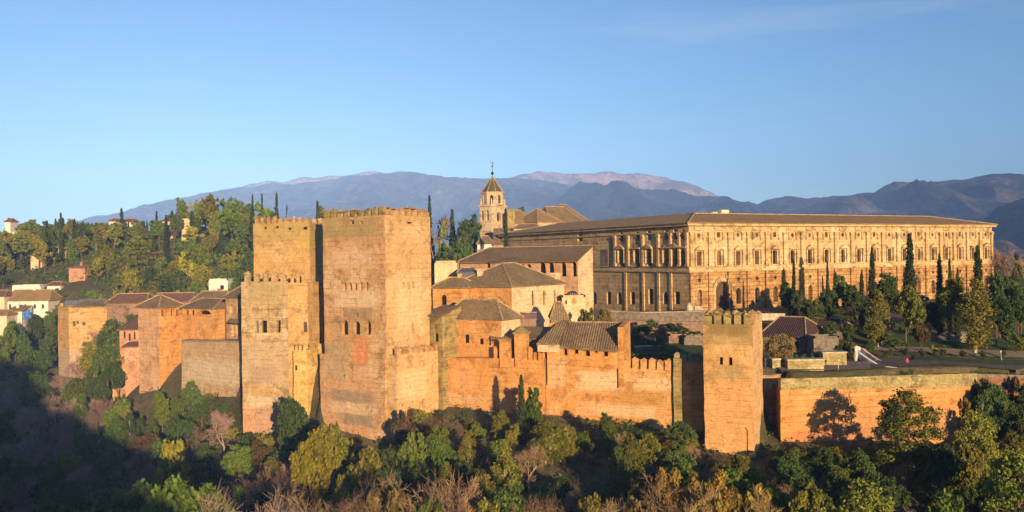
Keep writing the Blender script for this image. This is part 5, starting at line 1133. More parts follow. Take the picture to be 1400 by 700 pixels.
lh('hilltop_house', 'cream house on the ridge right of a tall pointed cypress', 169, 183, 303, 312, 380, M['cream'], roof='hip', rmat=M['tile_red'], depth=8, rise=1.5); lh('hilltop_house', 'small pale house on the ridge left of a tall pointed cypress', 151, 160, 302, 309, 385, M['cream'], roof='hip', rmat=M['tile_red'], depth=6, rise=1.3)
lh('hillside_house', 'tiny white house between cypresses low on the left hill', 183, 188, 325, 334, 345, M['white'], roof='flat', depth=5)
lh('quarry_house', 'sunlit ochre house facade high on the left hill', 224, 238, 302, 316, 345, M['pale'], roof='lean', depth=7, rise=1.6); lh('quarry_house', 'tall narrow ochre wall house right of the ochre facade on the hill', 250, 261, 300, 322, 342, M['pale'], roof='flat', depth=6)
lh('white_villa', 'small white villa shaded blue above the roofs, left of the stepped tower', 286, 312, 383, 404, 232, M['white'], roof='flat', depth=7, wins=[(291, 294, 396, 403), (301, 306, 390, 396)])
lh('cliff_house', 'sandy house on the slope at left above the white houses', 43, 58, 349, 364, 330, M['pale'], roof='lean', depth=6, rise=1.2); lh('cliff_house', 'rounded sandy ruin lower on the left slope', 95, 117, 366, 378, 305, M['pink'], roof='lean', rmat=M['tile'], depth=6, rise=1.2)
lh('cliff_house', 'ochre hut under trees on the left slope', 81, 91, 338, 350, 335, M['pale'], roof='hip', rmat=M['tile'], depth=5, rise=1.2)
lh('mauve_roof_house', 'low house with a wide mauve tiled roof behind the squat far-left tower', 146, 200, 414, 432, 225, M['purple'], roof='hip', rmat=M['tile_red'], depth=9, rise=2.2, ridge=.7)
lh('mauve_roof_house', 'long dark roof behind the slim tower, left of the white villa', 205, 262, 412, 426, 222, M['purple'], roof='hip', rmat=M['tile_red'], depth=8, rise=2.0, ridge=.8)
lh('mauve_roof_house', 'shaded grey roof right of the white villa, behind the loggia house', 262, 312, 412, 428, 214, M['purple'], roof='hip', rmat=M['tile_grey'], depth=8, rise=2.4, ridge=.6)
lh('flat_roof_house', 'dark flat-roofed house behind the squat far-left tower', 88, 148, 412, 426, 242, M['slate'], roof='flat', depth=8)
lh('pink_house', 'pink house with brown stains squeezed left of the slim tower', 163, 190, 450, 472, 205, M['pink'], roof='lean', rmat=M['tile_red'], depth=8, rise=2.2, wins=[(169, 171.5, 453, 462), (176, 178.5, 456, 466), (183, 185, 454, 464)])
lh('garden_shed', 'small ochre shed with flat top below the pink house', 152, 169, 473, 488, 206, M['ochre'], roof='flat', depth=4); lh('pink_outbuilding', 'dull pink outbuilding touching the slim tower below the pink house', 170, 190, 473, 492, 202, M['pink'], roof='lean', rmat=M['tile_red'], depth=4, rise=1)
# ------------------------------------------------------------------ people on the terrace (a few pixels each)
def person(label, px, py, d, top, trousers, face=0.0, stride=.0):
    p = P(px, py, d); t = thing('person', label, 'person', p)
    hh = 1.72; J = {}
    def L(x, y, z): a = face; return (x * math.cos(a) - y * math.sin(a), x * math.sin(a) + y * math.cos(a), z)
    pts = [('pelvis', 0, 0, .92, .15), ('waist', 0, 0, 1.08, .135), ('chest', 0, 0, 1.32, .16), ('neck', 0, .0, 1.48, .062), ('head', 0, -.02, 1.6, .1), ('crown', 0, 0, 1.68, .085),
           ('hipl', -.1, 0, .86, .1), ('kneel', -.11, -stride * .5, .48, .068), ('anklel', -.11, -stride * .3, .09, .045), ('toel', -.12, -.15 - stride * .3, .04, .04),
           ('hipr', .1, 0, .86, .1), ('kneer', .11, stride * .3, .48, .068), ('ankler', .11, stride, .09, .045), ('toer', .12, stride - .15, .04, .04),
           ('shl', -.2, 0, 1.39, .07), ('ell', -.27, .03, 1.12, .048), ('wrl', -.27, -.1, .9, .036), ('hal', -.27, -.14, .82, .04), ('shr', .2, 0, 1.39, .07), ('elr', .27, .03, 1.12, .048), ('wrr', .27, -.1, .9, .036), ('har', .27, -.14, .82, .04)]
    idx = {q[0]: i for i, q in enumerate(pts)}
    E = [('pelvis', 'waist'), ('waist', 'chest'), ('chest', 'neck'), ('neck', 'head'), ('head', 'crown'), ('pelvis', 'hipl'), ('hipl', 'kneel'), ('kneel', 'anklel'), ('anklel', 'toel'), ('pelvis', 'hipr'), ('hipr', 'kneer'), ('kneer', 'ankler'), ('ankler', 'toer'), ('chest', 'shl'), ('shl', 'ell'), ('ell', 'wrl'), ('wrl', 'hal'), ('chest', 'shr'), ('shr', 'elr'), ('elr', 'wrr'), ('wrr', 'har')]
    me = bpy.data.meshes.new('body'); me.from_pydata([L(*q[1:4]) for q in pts], [(idx[a], idx[b]) for a, b in E], [])
    o = bpy.data.objects.new('body', me); COL.objects.link(o); o.parent = t
    sk = o.modifiers.new('skin', 'SKIN'); o.modifiers.new('sub', 'SUBSURF').levels = 1
    for v, q in zip(me.skin_vertices[0].data, pts): v.radius = (q[4], q[4])
    me.skin_vertices[0].data[0].use_root = True
    dg = bpy.context.evaluated_depsgraph_get(); ev = o.evaluated_get(dg); nm = bpy.data.meshes.new_from_object(ev); o.modifiers.clear(); o.data = nm
    for mt in (top, trousers, PM['skin'], PM['hair']): nm.materials.append(mt)
    for f in nm.polygons:
        c = f.center; lx = c.x * math.cos(face) + c.y * math.sin(face)
        f.material_index = 3 if c.z > 1.64 else 2 if c.z > 1.49 or (abs(lx) > .22 and c.z < .9) else 1 if c.z < .95 else 0
    m = MB(); o0 = p
    return t
PM = {'skin': plain_mat('skin', (.45, .26, .18)), 'hair': plain_mat('dark_hair', (.04, .025, .015)), 'pink': plain_mat('pink_cloth', (.62, .06, .14)), 'jeans': plain_mat('blue_jeans', (.06, .08, .16)), 'whitec': plain_mat('white_cloth', (.7, .68, .65)), 'dark': plain_mat('dark_cloth', (.03, .03, .04)), 'bluec': plain_mat('blue_cloth', (.12, .2, .4))}
for lab, x, y, d, a, b, f in (('person in a pink jacket at the edge of the terrace walk', 1240.5, 510, 150, 'pink', 'dark', .4), ('person in white top standing by the dark hedges left of near tower', 895.5, 473, 160, 'whitec', 'jeans', 1.0),
                              ('person in pale shirt at the head of the stair ramp', 1175, 486, 156, 'whitec', 'bluec', -.5), ('person in dark clothes on the garden path at right', 1293, 490, 166, 'dark', 'dark', 1.4), ('person in white top by the hedge on the garden path', 1333, 492, 168, 'whitec', 'dark', 2.0),
                              ('person in dark jacket beside the near tower foot of the terrace', 1046.5, 507, 148, 'dark', 'jeans', .2)):
    q = P(x, y, d); gz = ground(q.x, q.y) + .2; t = person(lab, x, y, d, PM[a], PM[b], f, .22); t.location.z = max(gz, q.z) if abs(gz - q.z) < 2.5 else q.z
# ------------------------------------------------------------------ trees
def unit(v): return v / (np.linalg.norm(v, axis=-1, keepdims=True) + 1e-9)
def leaves(cen, rad, per, size, g, squash=.8, out=.6):
    n = len(cen) * per; c = np.repeat(cen, per, 0); r = np.repeat(rad, per)[:, None]
    d = unit(g.normal(size=(n, 3))); p = c + d * np.array([1, 1, squash]) * r * (g.random((n, 1)) ** .45)
    nr = unit(d * out + g.normal(size=(n, 3)) * .7 + np.array([0, 0, .15])); a = unit(np.cross(nr, g.normal(size=(n, 3)))); b = np.cross(nr, a)
    s = size * (.6 + .8 * g.random((n, 1))); a = a * s; b = b * s * .62
    v = np.stack([p - a, p - b * .9 + a * .15, p + a, p + b], 1).reshape(-1, 3)
    return v, np.arange(n * 4).reshape(-1, 4)
def tubes(segs, n=3):
    V, Fc = [], []; b = 0
    for p, q, r0, r1 in segs:
        t = q - p; L = np.linalg.norm(t)
        if L < 1e-6: continue
        t = t / L; a = np.cross(t, [.31, .77, .55]); a /= np.linalg.norm(a) + 1e-9; c = np.cross(t, a)
        for base, r in ((p, r0), (q, r1)):
            for k in range(n):
                an = 2 * math.pi * k / n; V.append(base + (a * math.cos(an) + c * math.sin(an)) * r)
        for k in range(n): Fc.append((b + k, b + (k + 1) % n, b + n + (k + 1) % n, b + n + k))
        b += 2 * n
    return np.array(V), np.array(Fc)
def trunk_segs(h, r, g, lean=.04, k=5, base=-.12):
    pts = [np.array([0, 0, base * h])] + [np.array([g.normal() * lean * h * i / k, g.normal() * lean * h * i / k, h * i / k]) for i in range(1, k + 1)]
    return [(pts[i], pts[i + 1], r * (1 - .75 * i / k), r * (1 - .75 * (i + 1) / k)) for i in range(k)], pts
def gen(kind, seed, far=False):
    """crown + trunk of one tree, about 1 unit tall and wide after scaling; returns (crown verts, faces), (trunk verts, faces)"""
    g = np.random.default_rng(seed); per = 26 if far else 84
    lf = 1.75 if far else 1.0
    if kind in ('broad', 'shrub'):
        H, W = (9.0, 8.0) if kind == 'broad' else (3.2, 4.0); n = (110 if kind == 'broad' else 60) if not far else 60
        zc, hz = (.54, .46) if kind == 'broad' else (.48, .52)
        nl = 7 if kind == 'broad' else 5; ld = unit(g.normal(size=(nl, 3))); ld[:, 2] = np.where(ld[:, 2] < -.5, -ld[:, 2], ld[:, 2])
        lc = ld * (.35 + .35 * g.random((nl, 1))) * np.array([W * .5, W * .5, H * hz]) + np.array([0, 0, H * zc]); lr = W * (.15 + .13 * g.random(nl)); lc[0] = (0, 0, H * zc); lr[0] = W * .26
        pick = g.choice(nl, n, p=lr ** 2 / (lr ** 2).sum()); dd = unit(g.normal(size=(n, 3)) + np.array([0, 0, .25]))
        cen = lc[pick] + dd * lr[pick][:, None] * (.55 + .45 * g.random((n, 1))); cen[:, 2] = np.maximum(cen[:, 2], H * .06); rad = W * (.045 + .06 * g.random(n))
        v, f = leaves(cen, rad, per, .19 * lf if kind == 'broad' else .11 * lf, g, .75); ts, tp = trunk_segs(H * .6, .22 if kind == 'broad' else .08, g)
        for i in range(nl): ts.append((tp[1 + i % 4], lc[i], .10 if kind == 'broad' else .03, .04)); 
        for i in g.choice(n, 16): ts.append((lc[pick[i]], cen[i], .05 if kind == 'broad' else .02, .015))
    elif kind == 'pine':
        H, W = 13.0, 8.0; n = 84; z = g.random(n) ** .8; env = np.sin(np.clip(.18 + .82 * (1 - z), 0, 1) * math.pi * .62 + .15); env = np.where(z > .9, env * .6, env); an = g.random(n) * 6.283; r = W * .46 * env * (.35 + .65 * g.random(n) ** .5)
        cen = np.c_[np.cos(an) * r, np.sin(an) * r, H * (.26 + .72 * z)]; rad = W * (.085 + .08 * g.random(n)); v, f = leaves(cen, rad, per, .17 * lf, g, .62); ts, tp = trunk_segs(H * .93, .26, g, .018)
        for c in cen[::2]: ts.append((np.array([tp[3][0] * .5, tp[3][1] * .5, max(c[2] - 1.0, H * .2)]), c, .08, .02))
    elif kind == 'cypress':
        H, W = 14.0, 2.6; n = 60; z = np.linspace(.02, .97, n); env = np.clip(np.minimum(z * 5, 1), .45, 1) * (1 - z) ** .62 * 1.15 * (1 - .10 * np.sin(z * 17 + seed)); an = g.random(n) * 6.283; r = W * .17 * env
        cen = np.c_[np.cos(an) * r, np.sin(an) * r, H * z]; rad = W * .42 * np.clip(env, .14, 1); v, f = leaves(cen, rad, per, .19 * lf, g, 1.5, .9); ts, tp = trunk_segs(H * .8, .16, g, .005)
    elif kind == 'poplar':
        H, W = 12.0, 5.0; n = 84; z = g.random(n); env = np.sin(np.clip(z * .9 + .12, 0, 1) * math.pi) ** .6; an = g.random(n) * 6.283; r = W * .40 * env * g.random(n) ** .5
        cen = np.c_[np.cos(an) * r, np.sin(an) * r, H * (.12 + .83 * z)]; rad = W * (.09 + .10 * g.random(n)); v, f = leaves(cen, rad, per, .17 * lf, g, 1.15); ts, tp = trunk_segs(H * .85, .18, g, .02)
        for c in cen[::3]: ts.append((np.array([0, 0, max(c[2] - 2.2, H * .1)]), c, .06, .02))
    elif kind == 'cone':
        H, W = 12.0, 6.5; n = 50; z = g.random(n) ** 1.15; env = (1 - z) ** .75 + .05; an = g.random(n) * 6.283; r = W * .44 * env * (.5 + .5 * g.random(n) ** .5)
        cen = np.c_[np.cos(an) * r, np.sin(an) * r, H * (.10 + .87 * z)]; rad = W * (.06 + .10 * env * (.6 + .5 * g.random(n))); v, f = leaves(cen, rad, per, .19 * lf, g, .8); ts, tp = trunk_segs(H * .9, .2, g, .01)
    elif kind == 'ball':
        H, W = 5.6, 5.6; n = 60; d = unit(g.normal(size=(n, 3))); cen = d * np.array([W * .40, W * .40, H * .36]) * (.75 + .25 * g.random((n, 1))) + np.array([0, 0, H * .58]); rad = np.full(n, W * .11); v, f = leaves(cen, rad, per, .13, g); ts, tp = trunk_segs(H * .5, .16, g, .02)
    elif kind == 'palm':
        H, W = 10.0, 8.0; ts, tp = trunk_segs(H * .62, .26, g, .01); top = tp[-1]; V, Fc = [], []; b = 0
        for k in range(34):
            an = k * 2.399; el = math.radians(70 - 105 * (k / 34)); L = W * .5 * (.85 + .3 * g.random()); prev = None
            for j in range(8):
                s = j / 7; e = el - s * s * 1.1; q = top + L * s * np.array([math.cos(an) * math.cos(e), math.sin(an) * math.cos(e), math.sin(e) + .05]); side = np.array([-math.sin(an), math.cos(an), 0]); wv = .42 * math.sin(math.pi * min(s * .85 + .15, 1)) + .03
                for sg in (-1, 1):
                    if j:
                        V += [q, q + side * sg * wv * 1.0 + np.array([0, 0, -.28 * wv]) + (q - prev) * .9, q + side * sg * wv * .5 + (q - prev) * 1.1, q + (q - prev) * .5]; Fc.append((b, b + 1, b + 2, b + 3)); b += 4
                prev = q
        v, f = np.array(V), np.array(Fc)
    elif kind == 'bare':
        H, W = 8.5, 7.5; segs = []; ts = []; lv = 6 if not far else 4
        def grow(p, d, L, r, k):
            q = p + d * L; (ts if k <= 1 else segs).append((p, q, r, r * .7))
            if k >= lv: return
            for _ in range(3 if k < 2 else (4 if k < lv - 1 else 5)):
                nd = unit(d * .8 + g.normal(size=3) * (.55 if k else .62) + np.array([0, 0, .16])); grow(p + d * L * (.55 + .45 * g.random()), nd, L * (.62 + .2 * g.random()), max(r * .52, .013 if not far else .05), k + 1)
        grow(np.array([0, 0, -.8]), np.array([g.normal() * .05, g.normal() * .05, 1.0]), 2.9, .20, 0)
        if far: segs = [(p, q, a * 1.2, b * 1.2) for p, q, a, b in segs]
        v, f = tubes(segs, 3)
    tv, tf = tubes(ts, 6)
    if kind == 'bare': W_ = np.percentile(np.abs(v[:, :2]), 97) * 2; H_ = v[:, 2].max()
    else: W_, H_ = W, v[:, 2].max()
    sc = np.array([W_, W_, H_]); return (v / sc, f), (tv / sc, tf)
_base = {}; _proto = {}
BARK = {'pine': 'bark', 'bare': 'palebark', 'poplar': 'palebark'}
def proto(kind, var, far, leaf):
    key = (kind, var, far, leaf)
    if key not in _proto:
        bk = (kind, var, far)
        if bk not in _base: _base[bk] = gen(kind, 100 * var + 17 + len(kind) * 7, far)
        (v, f), (tv, tf) = _base[bk]
        _proto[key] = (np_mesh('crown', v, f, LM[leaf]), np_mesh('trunk', tv, tf, M['palebark'] if kind == 'bare' else M[BARK.get(kind, 'bark')]))
    return _proto[key]
NAMES = {'broad': 'broadleaf_tree', 'shrub': 'shrub', 'pine': 'pine_tree', 'cypress': 'cypress_tree', 'poplar': 'poplar_tree', 'cone': 'conifer_tree', 'bare': 'bare_tree', 'palm': 'palm_tree', 'ball': 'clipped_tree'}
CATS = {'shrub': 'shrub', 'cypress': 'cypress', 'pine': 'pine tree', 'palm': 'palm tree', 'bare': 'bare tree'}
NV = {'broad': 4, 'shrub': 3, 'pine': 3, 'cypress': 3, 'poplar': 3, 'cone': 2, 'bare': 4, 'palm': 1, 'ball': 1}
tr = random.Random(11)
def tree(kind, leaf, x, y, z, h, w, label, group=None, far=False, var=None):
    c, t = proto(kind, tr.randrange(NV[kind]) if var is None else var, far, leaf)
    o = thing(NAMES[kind], label, CATS.get(kind, 'tree'), (x, y, z), group); o.scale = (w, w, h); o.rotation_euler.z = tr.uniform(0, 6.28) if kind != 'palm' else 0
    for me, nm in ((t, 'trunk'), (c, 'crown')):
        if nm == 'trunk' and kind == 'shrub': nm = 'stem'
        q = bpy.data.objects.new(nm if kind != 'shrub' or nm == 'stem' else 'foliage', me); COL.objects.link(q); q.parent = o
    return o
def put(kind, leaf, px, ytop, d, wpx, label, group=None, far=None, base=None, var=None):
    p = P(px, ytop, d); z = ground(p.x, p.y) if base is None else zat(px, base, d); h = max(p.z - z, 1.2); w = wpx / F * d
    w = max(w, h * {'bare': .72, 'broad': .55, 'shrub': .6, 'poplar': .34, 'pine': .5}.get(kind, 0))
    return tree(kind, leaf, p.x, p.y, z, h, w, label, group, (d > 230) if far is None else far, var)

# -- trees that stand out, one by one
put('cypress', 'cypress', 712.5, 511, 141, 17, 'tall dark cypress standing before the orange rampart, its shadow beside it', var=0)
put('shrub', 'green', 728, 527, 142, 20, 'green shrub close against the right side of the rampart cypress')
put('broad', 'lime', 428, 583, 128, 66, 'bright yellow-green round tree in front of the tallest tower foot', var=1)
put('broad', 'olive', 463, 575, 134, 38, 'olive shrubby tree behind the bright yellow-green round tree')
put('broad', 'deep', 402, 541, 146, 52, 'dark green tree under the gap between the two big towers')
put('broad', 'green', 222, 531, 180, 38, 'rounded green pine at foot of the slim tower, left one of two', var=2); put('broad', 'green', 243, 541, 178, 32, 'rounded green pine at foot of the slim tower, right one of two')
put('broad', 'deep', 262, 519, 178, 26, 'dark bush under the grey curtain wall beside the slim tower')
put('shrub', 'lime', 238, 597, 150, 18, 'small bright green bush low in the shaded wood below the slim tower')
put('broad', 'olive', 128, 465, 212, 54, 'olive green tree covering the right foot of the squat far-left tower'); put('broad', 'green', 152, 440, 214, 22, 'slender green tree beside the right edge of the squat far-left tower'); put('bare', 'mauve', 140, 445, 216, 40, 'greyish bare tree leaning over the squat far-left tower')
put('pine', 'pine', 1241, 530, 126, 96, 'tall green pine in front of the long terrace wall', var=0)
put('pine', 'pine', 1392, 612, 108, 60, 'yellow-green pine at lower right edge', var=1); put('pine', 'pine', 1330, 560, 128, 50, 'loose green pine right of the tall one, at end of the terrace wall', var=2)
put('shrub', 'gold', 1329, 543, 146, 26, 'golden bush growing from the corner of the terrace wall'); put('shrub', 'rust', 1382, 515, 152, 30, 'brown bush over the dark wall at right edge'); put('broad', 'deep', 1350, 522, 146, 34, 'dark bush clinging beside the terrace wall corner'); put('broad', 'deep', 1385, 545, 142, 60, 'dark tree mass below the wall at right edge')
for x, y, w, lf, k, lab in ((548, 560, 46, 'rust', 'shrub', 'brownish bush climbing right foot of the tallest tower'), (580, 556, 52, 'olive', 'broad', 'olive bush at the corner of fore-wall and rampart'), (560, 588, 60, 'green', 'shrub', 'spreading green bush below the fore-wall'), (598, 580, 58, 'green', 'broad', 'green tree under the left end of the rampart'), (490, 604, 64, 'olive', 'broad', 'olive tree in front of the tallest tower foot'), (526, 610, 40, 'deep', 'broad', 'dark bush under the corner of the tallest tower'),
                            (686, 560, 30, 'olive', 'poplar', 'tall olive-yellow poplar left of the rampart cypress'), (745, 572, 52, 'olive', 'poplar', 'yellow-green poplar below the rampart bastion'), (690, 606, 50, 'olive', 'poplar', 'wide yellow-green poplar near the bottom, left of centre'), (765, 580, 34, 'olive', 'poplar', 'slim olive poplar below the middle of the rampart'), (800, 590, 50, 'green', 'broad', 'bright green tree below the middle of the rampart'),
                            (832, 563, 40, 'green', 'broad', 'green ivy-like bush against the rampart, right half'), (878, 584, 70, 'deep', 'broad', 'large dark glossy tree below the right half of the rampart'), (925, 575, 50, 'deep', 'broad', 'dark tree in shade at the corner left of near tower'), (940, 592, 46, 'olive', 'broad', 'olive tree touching the left foot of near tower'), (845, 608, 44, 'green', 'poplar', 'bright green slim tree before the dark glossy tree'), (1000, 618, 60, 'olive', 'broad', 'olive tree hiding the foot of near tower'), (1030, 640, 46, 'green', 'broad', 'green tree at the right foot of near tower'),
                            (1076, 622, 60, 'deep', 'broad', 'dark tree under the left end of the terrace wall'), (1115, 612, 60, 'deep', 'broad', 'dark tree below the terrace wall, left of the tall pine'), (1170, 616, 60, 'deep', 'broad', 'dark bushy tree close left of the tall pine'), (1290, 604, 60, 'deep', 'broad', 'dark bushy tree close right of the tall pine'), (1320, 600, 50, 'olive', 'broad', 'olive tree below the terrace wall corner')):
    put(k, lf, x, y, {560: 143, 556: 148}.get(y, 134 if y < 600 else 122), w, lab)
for x, y, w, d in ((565, 640, 60, 104), (620, 648, 50, 102), (478, 652, 66, 105), (436, 676, 56, 100), (735, 682, 30, 98), (905, 646, 46, 104), (940, 662, 50, 101), (1035, 668, 60, 100), (385, 668, 60, 104), (845, 686, 40, 98)):
    side = 'left of' if x < 700 else 'right of'
    put('bare', 'twig', x, y, d, w * 1.45, f'leafless tan tree along the bottom edge {side} centre, twigs lit by low sun', f'leafless tan trees along the bottom edge, {side} centre')
for x, y, w, lf in ((915, 640, 40, 'gold'), (985, 640, 36, 'gold'), (1020, 662, 40, 'gold'), (962, 652, 30, 'gold')):
    put('poplar' if x == 985 else 'shrub', lf, x, y, 106, w, 'golden-leaved bush low in front of near tower', 'golden bushes low in front of near tower')

# -- the garden below the palace
for x, y, d, w, lab in ((1192, 337, 190, 15, 'dark cypress at left end of the palace garden row, right of the thin pair'), (1243, 318, 188, 21, 'tallest cypress of the palace garden, standing before the west front'), (1284, 346, 190, 15, 'dark cypress right of the tallest garden cypress'), (1298, 352, 187, 11, 'slim green cypress between the tallest cypress and the twin at right'), (1336, 334, 186, 22, 'broad cypress near the right corner of the palace'),
                        (1085, 352, 186, 9, 'thin black cypress against the palace, left of the thin pair'), (1131, 357, 184, 8, 'thin cypress casting a blade of shadow on the palace front'), (1178, 368, 186, 12, 'short cypress left of the garden row'), (1309, 366, 184, 12, 'short cypress before the palace right end')):
    put('cypress', 'cypress', x, y, d, w, lab, far=False)
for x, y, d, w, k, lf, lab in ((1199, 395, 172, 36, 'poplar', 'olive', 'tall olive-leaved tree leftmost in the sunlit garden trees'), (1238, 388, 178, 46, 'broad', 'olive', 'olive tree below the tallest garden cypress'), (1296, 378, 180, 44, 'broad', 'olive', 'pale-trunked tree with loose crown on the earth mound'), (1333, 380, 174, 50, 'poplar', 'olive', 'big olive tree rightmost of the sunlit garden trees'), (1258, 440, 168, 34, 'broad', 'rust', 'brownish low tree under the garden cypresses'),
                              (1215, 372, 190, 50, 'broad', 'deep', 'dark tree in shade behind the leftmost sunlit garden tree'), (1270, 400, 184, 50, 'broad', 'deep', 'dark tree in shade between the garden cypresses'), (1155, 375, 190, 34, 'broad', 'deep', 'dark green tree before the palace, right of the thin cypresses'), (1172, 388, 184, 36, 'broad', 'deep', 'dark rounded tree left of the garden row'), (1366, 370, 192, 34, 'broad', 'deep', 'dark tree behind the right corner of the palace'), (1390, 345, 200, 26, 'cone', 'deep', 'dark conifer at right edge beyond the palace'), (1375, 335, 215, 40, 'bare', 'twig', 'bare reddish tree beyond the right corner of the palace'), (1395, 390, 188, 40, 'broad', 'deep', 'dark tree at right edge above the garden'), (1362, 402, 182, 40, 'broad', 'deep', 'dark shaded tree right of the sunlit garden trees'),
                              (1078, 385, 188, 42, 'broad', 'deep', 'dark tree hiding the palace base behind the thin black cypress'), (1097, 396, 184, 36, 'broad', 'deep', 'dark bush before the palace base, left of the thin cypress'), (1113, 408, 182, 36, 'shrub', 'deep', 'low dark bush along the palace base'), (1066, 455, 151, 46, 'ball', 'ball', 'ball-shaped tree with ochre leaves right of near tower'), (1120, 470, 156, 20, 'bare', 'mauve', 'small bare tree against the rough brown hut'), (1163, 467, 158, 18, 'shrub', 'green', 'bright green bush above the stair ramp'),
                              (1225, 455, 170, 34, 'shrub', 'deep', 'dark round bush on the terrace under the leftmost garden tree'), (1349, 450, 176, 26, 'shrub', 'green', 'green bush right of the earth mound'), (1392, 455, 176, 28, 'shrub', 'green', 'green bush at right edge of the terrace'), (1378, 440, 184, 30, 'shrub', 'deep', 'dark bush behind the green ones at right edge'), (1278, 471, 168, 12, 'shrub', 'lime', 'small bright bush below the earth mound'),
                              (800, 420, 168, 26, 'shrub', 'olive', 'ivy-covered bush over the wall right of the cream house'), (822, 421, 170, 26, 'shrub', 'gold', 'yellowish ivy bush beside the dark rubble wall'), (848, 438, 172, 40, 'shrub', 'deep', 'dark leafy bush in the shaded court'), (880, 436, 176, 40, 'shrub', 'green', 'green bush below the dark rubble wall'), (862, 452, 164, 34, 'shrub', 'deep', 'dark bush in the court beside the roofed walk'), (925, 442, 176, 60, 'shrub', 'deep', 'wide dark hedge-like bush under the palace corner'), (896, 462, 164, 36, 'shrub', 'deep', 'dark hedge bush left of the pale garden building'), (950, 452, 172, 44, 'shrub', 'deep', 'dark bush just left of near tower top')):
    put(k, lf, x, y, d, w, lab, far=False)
def hedge(lab, pts, th, h, mat):
    """clipped hedge: a leafy box along pixel points"""
    g = np.random.default_rng(len(lab)); cen = []
    for (x0, y0, d0), (x1, y1, d1) in zip(pts, pts[1:]):
        a, b = P(x0, y0, d0), P(x1, y1, d1); n = max(2, int((b - a).length / .45))
        for i in range(n):
            q = a.lerp(b, i / n)
            for _ in range(2): cen.append((q.x + g.uniform(-.1, .1), q.y + g.uniform(0, th), q.z - g.uniform(0, h)))
    cen = np.array(cen); o = Vector(cen.mean(0)); v, f = leaves(cen - np.array(o), np.full(len(cen), .5), 26, .16, g)
    q = bpy.data.objects.new('hedge', np_mesh('hedge', v, f, LM[mat])); COL.objects.link(q); q.location = o; tag(q, lab, 'hedge')
hedge('long clipped dark hedge along the far side of the garden path', [(1235, 489, 168), (1320, 491, 170), (1420, 494, 173)], .9, 1.3, 'deep'); hedge('long dark hedge between gravel path and garden path at right', [(1195, 493, 160), (1300, 496, 163), (1420, 500, 167)], 1.2, 1.1, 'deep'); hedge('tall dark hedge under the earth mound', [(1262, 474, 176), (1340, 474, 179), (1420, 476, 182)], 1.2, 1.6, 'deep')
hedge('clipped green hedge top in the shaded court left of near tower', [(902, 474, 162), (933, 474, 162)], 1.5, 1.0, 'green'); hedge('dark clipped hedge along the court behind the rampart merlons', [(860, 484, 156), (962, 483, 154)], 1.5, 1.2, 'deep'); hedge('clipped hedge line between palace garden and mauve roofs', [(1120, 424, 186), (1190, 425, 184)], 1.4, 1.4, 'green'); hedge('dark clipped hedge in the court, back row', [(850, 466, 166), (912, 464, 168)], 1.4, 1.4, 'deep')

# -- cypresses and trees seen beside and above the towers
for x, y, d, w, lab in ((587, 266, 330, 10, 'cypress tip rising behind the right corner of tallest tower'), (691, 284, 262, 12, 'tall green cypress between bell tower and palace roof'), (378, 262, 300, 10, 'pointed cypress above the stepped tower, tallest of its trio'), (358, 263, 305, 7, 'thin cypress above the left corner of the stepped tower'), (345, 265, 310, 7, 'thin cypress just left of the stepped tower top'), (434, 273, 300, 11, 'dark cypress between the two big tower tops'), (166, 284, 370, 9, 'tall pointed cypress on the ridge between two pale houses'), (214, 288, 365, 6, 'thin dark cypress on the left ridge'), (83, 290, 372, 8, 'dark cypress on the ridge at left among rounded trees'), (618, 285, 300, 14, 'dark tall cypress left of the bell tower')):
    put('cypress', 'cypress', x, y, d, w, lab)
for x, y, d, w, k, lf, lab in ((640, 290, 300, 22, 'broad', 'deep', 'dark tree just left of the bell tower'), (606, 300, 290, 26, 'cone', 'olive', 'sunlit tree right of the tallest tower'), (628, 300, 292, 24, 'broad', 'deep', 'black-green tree between cypress and bell tower'), (601, 292, 310, 22, 'bare', 'mauve', 'bare brown treetop right of the tallest tower'), (612, 330, 270, 30, 'broad', 'deep', 'dark tree low right of the tallest tower'), (640, 325, 272, 30, 'broad', 'deep', 'dark tree beside the white church annex'), (366, 275, 306, 22, 'broad', 'green', 'rounded tree above the stepped tower parapet'), (392, 277, 300, 10, 'cone', 'cypress', 'little spruce above the stepped tower parapet'), (450, 280, 305, 14, 'broad', 'olive', 'treetop over the left parapet of the tallest tower'), (713, 281, 345, 12, 'broad', 'deep', 'dark treetop behind the church roof'),
                              (250, 269, 350, 30, 'broad', 'green', 'biggest rounded treetop on the left ridge against the mountain'), (286, 264, 345, 26, 'broad', 'olive', 'olive treetop on the ridge left of the stepped tower'), (316, 268, 335, 32, 'broad', 'green', 'green treetop on the ridge nearest the stepped tower'), (300, 272, 338, 20, 'broad', 'lime', 'yellow-green treetop between two darker ones on the ridge'), (240, 362, 300, 34, 'palm', 'olive', 'palm with drooping fronds above the roofs left of stepped tower'), (206, 340, 320, 42, 'bare', 'twig', 'big leafless tree with pale limbs on the left hill'), (12, 297, 392, 10, 'cone', 'cypress', 'small conifer beside the white hilltop block at far left')):
    put(k, lf, x, y, d, w, lab)

